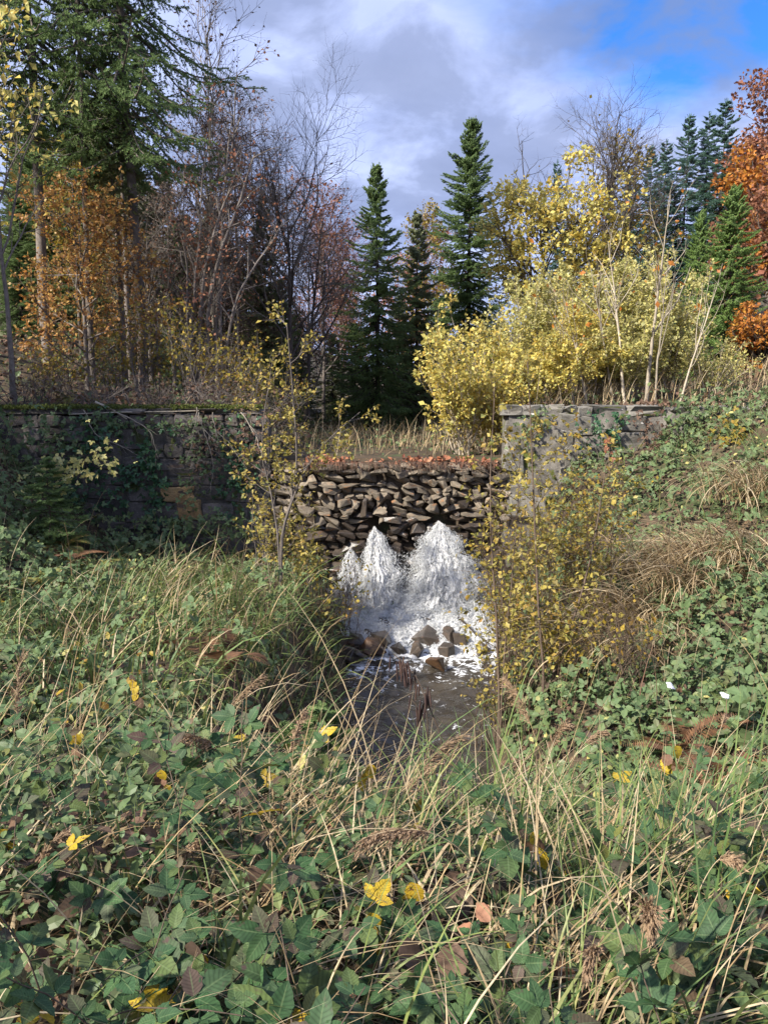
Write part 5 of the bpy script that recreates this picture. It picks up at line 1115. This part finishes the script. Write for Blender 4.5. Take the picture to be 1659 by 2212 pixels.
b, h = fh(560, 1030, 12.6); tree('willow_bush', 'yellow leaved bush at the foot of the forked sapling', 'bush', b, shrub(202, h, 0.9, 9, 0.012, 7, 4, 1000, 0.062, droop=0.3, tpl=LEAF4), M_bark_grey, M_bark_grey, L_willow)
b, h = fh(655, 1120, 12.4); tree('willow_bush', 'lime green bush low beside the left edge of the falls', 'bush', b, shrub(203, h, 0.5, 7, 0.010, 6, 4, 700, 0.060, droop=0.3), M_bark_grey, M_bark_grey, L_willow)
b = base_at(1092, 8.6)
P = broadleaf(204, stems([px_stem([(1085, 1480, 0), (1068, 1250, 0), (1055, 1050, .05), (1066, 820, .1)], 8.6, b, .018, .005), px_stem([(1085, 1500, 0), (1100, 1300, .1), (1120, 1100, .1), (1125, 950, .1)], 8.6, b, .012, .004)]),
              [dict(k=24, t0=0.2, ang=0.7, length=0.62, n=5, wob=0.1, up=0.05, r=0.005), dict(k=4, t0=0.2, ang=0.7, length=0.2, n=4, wob=0.12, up=0.02, r=0.003)], None, 900, 0.058, LEAF4, droop=0.3)
tree('willow_sapling', 'dark stemmed sapling rising beside the right edge of the falls', 'sapling', b, P, M_bark_brown, M_bark_brown, L_willow)
b = base_at(1178, 8.2)
P = broadleaf(205, stems([px_stem([(1176, 1490, 0), (1158, 1300, 0), (1150, 1100, 0), (1136, 780, .1)], 8.2, b, .021, .005), px_stem([(1176, 1490, 0), (1225, 1370, .1), (1268, 1230, .2), (1300, 1000, .3)], 8.2, b, .020, .005)]),
              [dict(k=24, t0=0.2, ang=0.7, length=0.62, n=5, wob=0.1, up=0.05, r=0.005), dict(k=4, t0=0.2, ang=0.7, length=0.2, n=4, wob=0.12, up=0.02, r=0.003)], None, 950, 0.060, LEAF4, droop=0.3)
tree('willow_sapling', 'forked dark stemmed sapling on the right bank, straight main stem', 'sapling', b, P, M_bark_brown, M_bark_brown, L_willow)
for seed, px, top, d, w_, nl, lab in [(206, 1130, 1010, 9.4, 0.55, 800, 'willow bush with yellow leaves and many upright shoots by the right bank'), (207, 1210, 985, 9.8, 0.6, 900, 'willow bush with upright shoots in the middle of the right bank'), (208, 1290, 1010, 9.6, 0.55, 700, 'willow bush with upright shoots at the tan tussocks'),
                                      (209, 1110, 1180, 10.6, 0.5, 500, 'willow bush leaning over the foam run'), (210, 1230, 1230, 8.4, 0.5, 420, 'low yellowing willow bush before the forked sapling'), (211, 1075, 1330, 9.0, 0.35, 260, 'thin leafy shoots overhanging the stream on the right')]:
    b, h = fh(px, top, d); tree('willow_bush', lab, 'bush', b, shrub(seed, h, w_, 14, 0.009, 8, 3, nl, 0.056, up=0.09, ang=0.4, l1=0.25, droop=0.25, tpl=LEAF4), M_bark_brown, M_bark_brown, L_willow if seed % 2 else L_dullyellow, 'willow bushes on the right bank')
for seed, px, top, d, w_, lab in [(221, 1330, 1120, 10.8, 0.7, 'leafless brown twig bush behind the tan tussocks'), (222, 1180, 1060, 12.0, 0.8, 'leafless twig bush in front of the right wall end'), (223, 1290, 1040, 12.6, 0.9, 'leafless twig bush below the red leaves on the right wall'), (224, 1400, 1260, 7.6, 0.5, 'dark twiggy stems on the right slope'), (227, 1130, 1000, 13.6, 0.9, 'dry tangled twigs against the broken end of the right wall'), (228, 1230, 990, 13.9, 0.9, 'dry tangled twigs hiding the middle of the right wall'), (229, 1340, 1010, 13.4, 0.9, 'dry brown twigs at the buried part of the right wall'), (230, 1100, 1100, 13.3, 0.6, 'hanging dry roots and twigs at the right edge of the breach'), (225, 740, 1180, 12.8, 0.4, 'twiggy stems beside the leftmost jet'), (226, 690, 1250, 11.5, 0.5, 'brown leafless stems on the left bank edge')]:
    b, h = fh(px, top, d); tree('bare_bush', lab, 'bush', b, shrub(seed, h, w_, 14, 0.008, 9, 5, 160, 0.055, up=0.05, ang=0.55, l1=0.35), M_bark_brown, M_bark_brown, L_dullyellow, 'leafless bushes on the banks')
# alder shoot with hanging catkins before the pool
b = base_at(960, 3.5)
Sx = stems([px_stem([(965, 1650, 0), (955, 1560, 0), (905, 1460, .05), (855, 1418, .1)], 3.5, b, .006, .002), px_stem([(950, 1680, 0), (930, 1600, 0), (915, 1520, .0), (905, 1490, 0)], 3.5, b, .005, .002), px_stem([(905, 1660, 0), (893, 1600, 0), (890, 1540, 0), (880, 1500, 0)], 3.5, b, .004, .002)])
t = thing('alder_shoot', 'dark alder shoots with hanging brown catkins in front of the pool', 'shrub', b)
m_ = MB(); tubes(m_, Sx[0], Sx[1], 5); obj('stem', m_.mesh('stem', M_bark_brown, True), t)
for k in range(34):
    i = rr.choice(3, p=[0.6, 0.2, 0.2]); q, _ = along(Sx[0][i:i + 1], np.array([rr.uniform(0.72, 1.0)])); q = q[0] + rr.normal(0, 0.012, 3); L = rr.uniform(0.06, 0.11); n = 7
    P = q[None] + np.stack([np.linspace(0, rr.normal(0, .008), n), np.linspace(0, rr.normal(0, .008), n), -np.linspace(0, L, n)], 1); R = 0.0048 * np.sin(PI * np.linspace(0.12, 0.93, n)) ** 0.5
    m_ = MB(); tubes(m_, P[None], R[None], 6); obj('catkin', m_.mesh('catkin', L_catkin, True), t)
# young spruces on the left bank
for px, d, top, lab in [(690, 6.2, 1520, 'young spruce on the left bank edge by the pool'), (640, 5.4, 1560, 'second young spruce with spreading shoots left of the pool'), (95, 12.6, 990, 'small dark spruce below the left end of the wall')]:
    put_spruce(lab, SP_YOUNG, 2.4, px, d, top, 'young spruces on the left bank', wide=1.25, name='young_spruce')

# ferns
def frond(mb, rr, base, az, L, rise, droop, m=0):
    n = 36; t = np.linspace(0, 1, n); th = rise - droop * t; st_ = L / (n - 1)
    x = np.cumsum(np.cos(th)) * st_; z = np.cumsum(np.sin(th)) * st_; P = np.stack([np.cos(az) * x, np.sin(az) * x, z], 1) + base
    tan = nrm(np.gradient(P, axis=0)); lat = np.array([-math.sin(az), math.cos(az), 0])
    for s in (1, -1):
        d = tan * 0.35 + lat * s; sz = L * 0.22 * np.sin(PI * (0.12 + 0.88 * t)) ** 0.8 + 0.01
        instance(mb, (LEAF2[0] * np.array([1, 0.20, 1]), LEAF2[1]), P, d - np.array([0, 0, 0.2]), np.cross(tan, lat) * -1 + 0 * P + np.array([0, 0, .5]), sz, m)
    tubes(mb, P[None], np.linspace(0.003, 0.001, n)[None], 3, m)
for k, (px, py, d, nf, mat, lab) in enumerate([(125, 1110, 12.5, 7, L_fern, 'yellowing fern on the left slope below the wall end'), (180, 1180, 11.8, 6, L_fern, 'yellow green fern low on the left slope'), (130, 1140, 12.0, 7, L_deadfern, 'dead brown fern beside the yellowing one'), (490, 1455, 7.0, 4, L_deadfern, 'collapsed dark brown fern clump on the left bank'), (560, 1480, 6.6, 5, L_deadfern, 'smaller dead brown fern clump nearer the stream'),
                                             (60, 1240, 10.5, 6, L_fern, 'green fern at the left frame edge'), (1480, 1475, 6.0, 4, L_deadfern, 'dead brown fern on the right slope by the litter'), (1560, 1590, 4.8, 4, L_deadfern, 'dead fern in the shade at the right'), (160, 880, 16.4, 5, L_fern, 'pale fern growing on the left wall top')]):
    p = at(px, py, d); b = np.array([p[0], d, gz(p[0], d)]); t = thing('fern', lab, 'fern', b, 0, 'ferns on the banks'); hgt = max(p[2] - b[2], 0.05)
    m_ = MB()
    for f in range(nf): frond(m_, rr, np.array([0, 0, 0.05]), f * 6.28 / nf + rr.normal(0, 0.3), rr.uniform(0.55, 0.85), rr.uniform(0.9, 1.35), rr.uniform(1.2, 2.2))
    obj('fronds', m_.mesh('fronds', mat), t, kind='stuff')

# creepers on the walls
def creeper(label, pts, n_, size, d=14.86, mat=L_ivy, spread=0.14, seed=0, cat='creeper'):
    rr_ = np.random.default_rng(seed); P = np.array([at(x, y, d) for x, y in pts]); b = P[0]
    S, R = stem([q - b for q in P], 0.006, 0.003, 24, rr_, 0.012); t = thing('wall_creeper', label, cat, b, 0, 'creepers on the walls')
    m_ = MB(); tubes(m_, S[None], R[None], 4); obj('stem', m_.mesh('stem', M_bark_brown, True), t)
    q, tan = along(np.repeat(S[None], n_, 0), rr_.random(n_)); q = q + rr_.normal(0, spread, (n_, 3)) * np.array([1, 0.25, 0.8]) + np.array([0, -0.05, 0])
    m_ = MB(); instance(m_, TRI, q, rr_.normal(0, 1, (n_, 3)) - np.array([0, 0, 0.7]), np.array([0, -1.0, 0.5]) + rr_.normal(0, 0.35, (n_, 3)), size * rr_.lognormal(0, 0.2, n_))
    obj('foliage', m_.mesh('foliage', mat), t, kind='stuff')
creeper('thick green creeper climbing the middle of the left wall', [(345, 1150), (330, 1090), (350, 1040), (322, 1000), (315, 950)], 150, 0.075, seed=1)
creeper('green creeper on the dark stones left of the thick one', [(250, 1080), (275, 1030), (300, 1010)], 60, 0.075, seed=2)
creeper('thin green creeper slanting up towards the gap on the left wall', [(480, 1070), (505, 1020), (560, 965)], 44, 0.065, seed=3, spread=0.07)
creeper('trailing stem with few leaves along the left wall', [(310, 930), (350, 925), (420, 940)], 26, 0.055, seed=4, spread=0.06)
creeper('ivy sheet spreading over the left third of the wall', [(150, 1120), (190, 1040), (170, 960), (230, 930)], 260, 0.07, seed=21, spread=0.32)
creeper('ivy curtain by the gap end of the left wall', [(500, 1130), (520, 1050), (490, 980), (520, 920)], 170, 0.06, seed=25, spread=0.20)
creeper('ivy and moss over the middle courses of the left wall', [(400, 1100), (430, 1010), (410, 950)], 120, 0.055, seed=26, spread=0.20, mat=L_bramble)
creeper('dry vines hanging over the middle of the left wall', [(440, 890), (450, 950), (440, 1030)], 120, 0.045, seed=27, spread=0.25, mat=L_brown)
creeper('dark ivy draped along the wall top', [(180, 905), (260, 915), (380, 915), (520, 912)], 150, 0.06, seed=22, spread=0.12, mat=L_bramble)
creeper('ivy and weeds at the foot of the left wall', [(240, 1120), (340, 1140), (440, 1130), (540, 1140)], 260, 0.075, seed=23, spread=0.2, mat=L_mixed, d=14.6)
creeper('dry brown vine tangle on the wall by the gap', [(540, 900), (550, 960), (530, 1040)], 120, 0.05, seed=24, spread=0.2, mat=L_brown)
creeper('bramble hanging from the left end of the wall', [(120, 900), (140, 940), (155, 1000)], 80, 0.07, seed=5, mat=L_mixed, spread=0.25)
creeper('dark leafy mass covering the far left end of the wall', [(20, 900), (60, 960), (110, 1040), (60, 1120)], 260, 0.075, d=14.3, seed=6, mat=L_bramble, spread=0.42)
creeper('pale green leaves hanging on the right wall', [(1350, 890), (1335, 925), (1330, 960)], 40, 0.075, seed=7, spread=0.1, d=14.8)
creeper('green creeper on the pale stones of the right wall', [(1270, 960), (1280, 920), (1290, 890)], 40, 0.065, seed=8, spread=0.12, d=14.8)
creeper('mossy ivy patch on the right wall beside the breach', [(1120, 960), (1150, 920), (1180, 900)], 70, 0.06, seed=31, spread=0.16, mat=L_mixed, d=14.8)
creeper('yellow leaved creeper low on the right wall', [(1200, 985), (1240, 950), (1215, 915)], 70, 0.06, seed=32, spread=0.18, mat=L_dullyellow, d=14.75)
creeper('dry brown vine over the right wall stones', [(1400, 980), (1420, 940), (1380, 900)], 110, 0.05, seed=33, spread=0.22, mat=L_brown, d=14.75)
creeper('bramble tumbling over the top of the right wall', [(1490, 865), (1500, 890), (1530, 930)], 110, 0.075, seed=9, mat=L_mixed, spread=0.28, d=14.6)
creeper('red and orange leaved creeper spray under the right wall', [(1300, 955), (1320, 970), (1310, 1005)], 9, 0.075, seed=10, mat=L_fallen, spread=0.10, d=14.0)
creeper('yellow leaved spray right under the wall', [(1560, 920), (1600, 935), (1580, 960)], 50, 0.08, seed=12, mat=L_dullyellow, spread=0.22, d=13.6)
creeper('yellow green spray overhanging the left slope', [(60, 1060), (130, 1010), (225, 985)], 130, 0.07, seed=13, mat=L_yellowgreen, spread=0.2, d=12.8)

# bare twigs hanging down the left wall, a bleached fallen branch on its top
for k, (pts, lab) in enumerate([([(430, 890), (445, 940), (465, 980), (470, 1040)], 'bare pale twig hanging down the left wall right of the creeper'), ([(460, 890), (470, 930), (500, 960), (535, 1010)], 'second bare twig hanging in a bow down the left wall'), ([(520, 890), (555, 950), (570, 1000)], 'bare twig hanging near the gap end of the left wall'),
                                ([(180, 885), (200, 940), (260, 960), (310, 990)], 'bare twig sagging across the left part of the wall'), ([(425, 880), (420, 920), (405, 1000)], 'straight reddish stem hanging beside the creeper'), ([(250, 890), (330, 930), (350, 990)], 'thin bare twig bowed over the wall left of the creeper')]):
    Q = [at(x, y, 14.72) for x, y in pts]; b = Q[0]; P, R = stem([q - b for q in Q], 0.012, 0.004, 16, rr, 0.014)
    wood, twig, _ = broadleaf(600 + k, (P[None], R[None]), [dict(k=6, t0=0.2, ang=0.6, length=0.4, n=5, wob=0.15, up=-0.1, r=0.005), dict(k=2, t0=0.3, ang=0.7, length=0.2, n=4, wob=0.15, up=-0.1, r=0.003)])
    t = thing('hanging_twig', lab, 'twig', b, 0, 'bare twigs hanging on the left wall'); obj('stem', wood.mesh('stem', M_deadwood, True), t); obj('twigs', twig.mesh('twigs', M_bark_grey), t, kind='stuff')
for pts, r0, lab in [([(205, 868), (240, 882), (275, 905)], 0.028, 'bleached fallen branch lying across the wall top'), ([(150, 895), (250, 890), (345, 889), (425, 887)], 0.014, 'long pale stick lying along the wall top')]:
    Q = [at(x, y, 14.9) for x, y in pts]; b = Q[0]; P, R = stem([q - b for q in Q], r0, r0 * 0.6, 12, rr, 0.006); m_ = MB(); tubes(m_, P[None], R[None], 7)
    o = obj('fallen_branch', m_.mesh('fallen_branch', M_deadwood, True)); o.location = [float(a) for a in b]; tag(o, lab, 'branch')
# sticks caught in the rapids
for pts, lab in [([(985, 1330), (1010, 1350), (1030, 1375)], 'black curved stick caught in the foam on the right'), ([(845, 1318), (880, 1326), (930, 1338)], 'thin dark stick lying across the standing rock'), ([(752, 1300), (785, 1292), (815, 1288)], 'broken stick on the rocks left of the foam')]:
    Q = [hit(x, y, -3.85) for x, y in pts]; b = Q[0]; P, R = stem([q - b for q in Q], 0.022, 0.012, 10, rr, 0.006); m_ = MB(); tubes(m_, P[None], R[None], 6)
    o = obj('driftwood_stick', m_.mesh('driftwood_stick', M_bark_dark, True)); o.location = [float(a) for a in b]; tag(o, lab, 'stick')

# fallen leaves on the lip of the breach and on the right crest
def leaf_strip(name, label, x0, x1, n_, zf, y0=14.9, y1=15.5, mat=L_fallen, thick=0.10, size=0.10):
    x = r.uniform(x0, x1, n_); y = r.uniform(y0, y1, n_); hh = np.clip(0.35 + 0.65 * fbm(x, y * 0.3, 8, 4.5, 77), 0.05, 1)
    kp = r.random(n_) < np.clip(0.12 + 1.6 * fbm(x, y * 0.4, 8, 2.2, 78), 0.06, 1); x, y, hh = x[kp], y[kp], hh[kp]; n_ = len(x)
    m_ = MB(); p = np.stack([x, y, zf(x, y) + thick * hh * r.random(n_)], 1); instance(m_, LEAF4, p, rdir(r, n_), np.array([0, -0.3, 1.0]) + r.normal(0, 0.5, (n_, 3)), size * r.lognormal(0, 0.25, n_))
    tag(obj(name, m_.mesh(name, mat)), label, kind='stuff')
leaf_strip('fallen_leaves', 'bank of red brown fallen leaves on the lip of the breach', -1.5, 2.2, 2600, lambda x, y: -1.16 + 0 * x, thick=0.15, size=0.09)
leaf_strip('crest_leaves', 'line of rusty fallen leaves on the right wall top', 2.6, 7.4, 1000, lambda x, y: -0.02 + 0 * x, 14.85, 15.6, L_brown, 0.05, 0.085)
m_ = MB(); n_ = 420; x = r.uniform(-1.7, 2.2, n_)                  # roots and dead grass hanging over the lip
blades(m_, np.stack([x, r.uniform(14.86, 14.95, n_), np.full(n_, -1.13)], 1), np.full(n_, -PI / 2) + r.normal(0, 0.4, n_), np.full(n_, 1.2), r.normal(1.7, 0.2, n_), r.uniform(0.15, 0.42, n_), np.full(n_, 0.010), 6, 0.6)
tag(obj('hanging_roots', m_.mesh('hanging_roots', L_brown)), 'roots and dead grass hanging over the stone face', kind='stuff')

# litter and a marker post
for px, py, d, s, lab in [(1565, 1503, 5.6, 0.10, 'crumpled white plastic scrap lying on the right slope'), (1447, 1482, 5.9, 0.085, 'smaller white plastic scrap left of the other one')]:
    p = at(px, py, d); bm = bmesh.new(); bmesh.ops.create_icosphere(bm, subdivisions=2, radius=1)
    for v in bm.verts: v.co = v.co * (1 + rr.normal(0, 0.22)); v.co.z *= 0.45
    me = bpy.data.meshes.new('plastic_scrap'); bm.to_mesh(me); bm.free()
    mm = MATS.get('white_plastic') or rough_mat('white_plastic', (0.7, 0.72, 0.78), (0.82, 0.84, 0.88), 8, 0.4, 0.3); me.materials.append(mm)
    o = obj('plastic_scrap', me); o.location = [float(a) for a in p]; o.scale = (s * 0.42, s * 0.36, s * 0.45); o.rotation_euler = (0.5, 0.2, rr.random() * 6); tag(o, lab, 'litter')
b = base_at(1580, 19); hgt = height_to(1580, 812, 19, b); bm = bmesh.new(); bmesh.ops.create_cone(bm, cap_ends=True, segments=10, radius1=0.07, radius2=0.062, depth=hgt, matrix=Matrix.Translation((0, 0, hgt / 2)))
bmesh.ops.bevel(bm, geom=[e for e in bm.edges], offset=0.008, segments=1, affect='EDGES'); me = bpy.data.meshes.new('wooden_post'); bm.to_mesh(me); bm.free(); me.materials.append(M_deadwood)
o = obj('wooden_post', me); o.location = [float(a) for a in b]; tag(o, 'short weathered wooden post on the right crest', 'post')
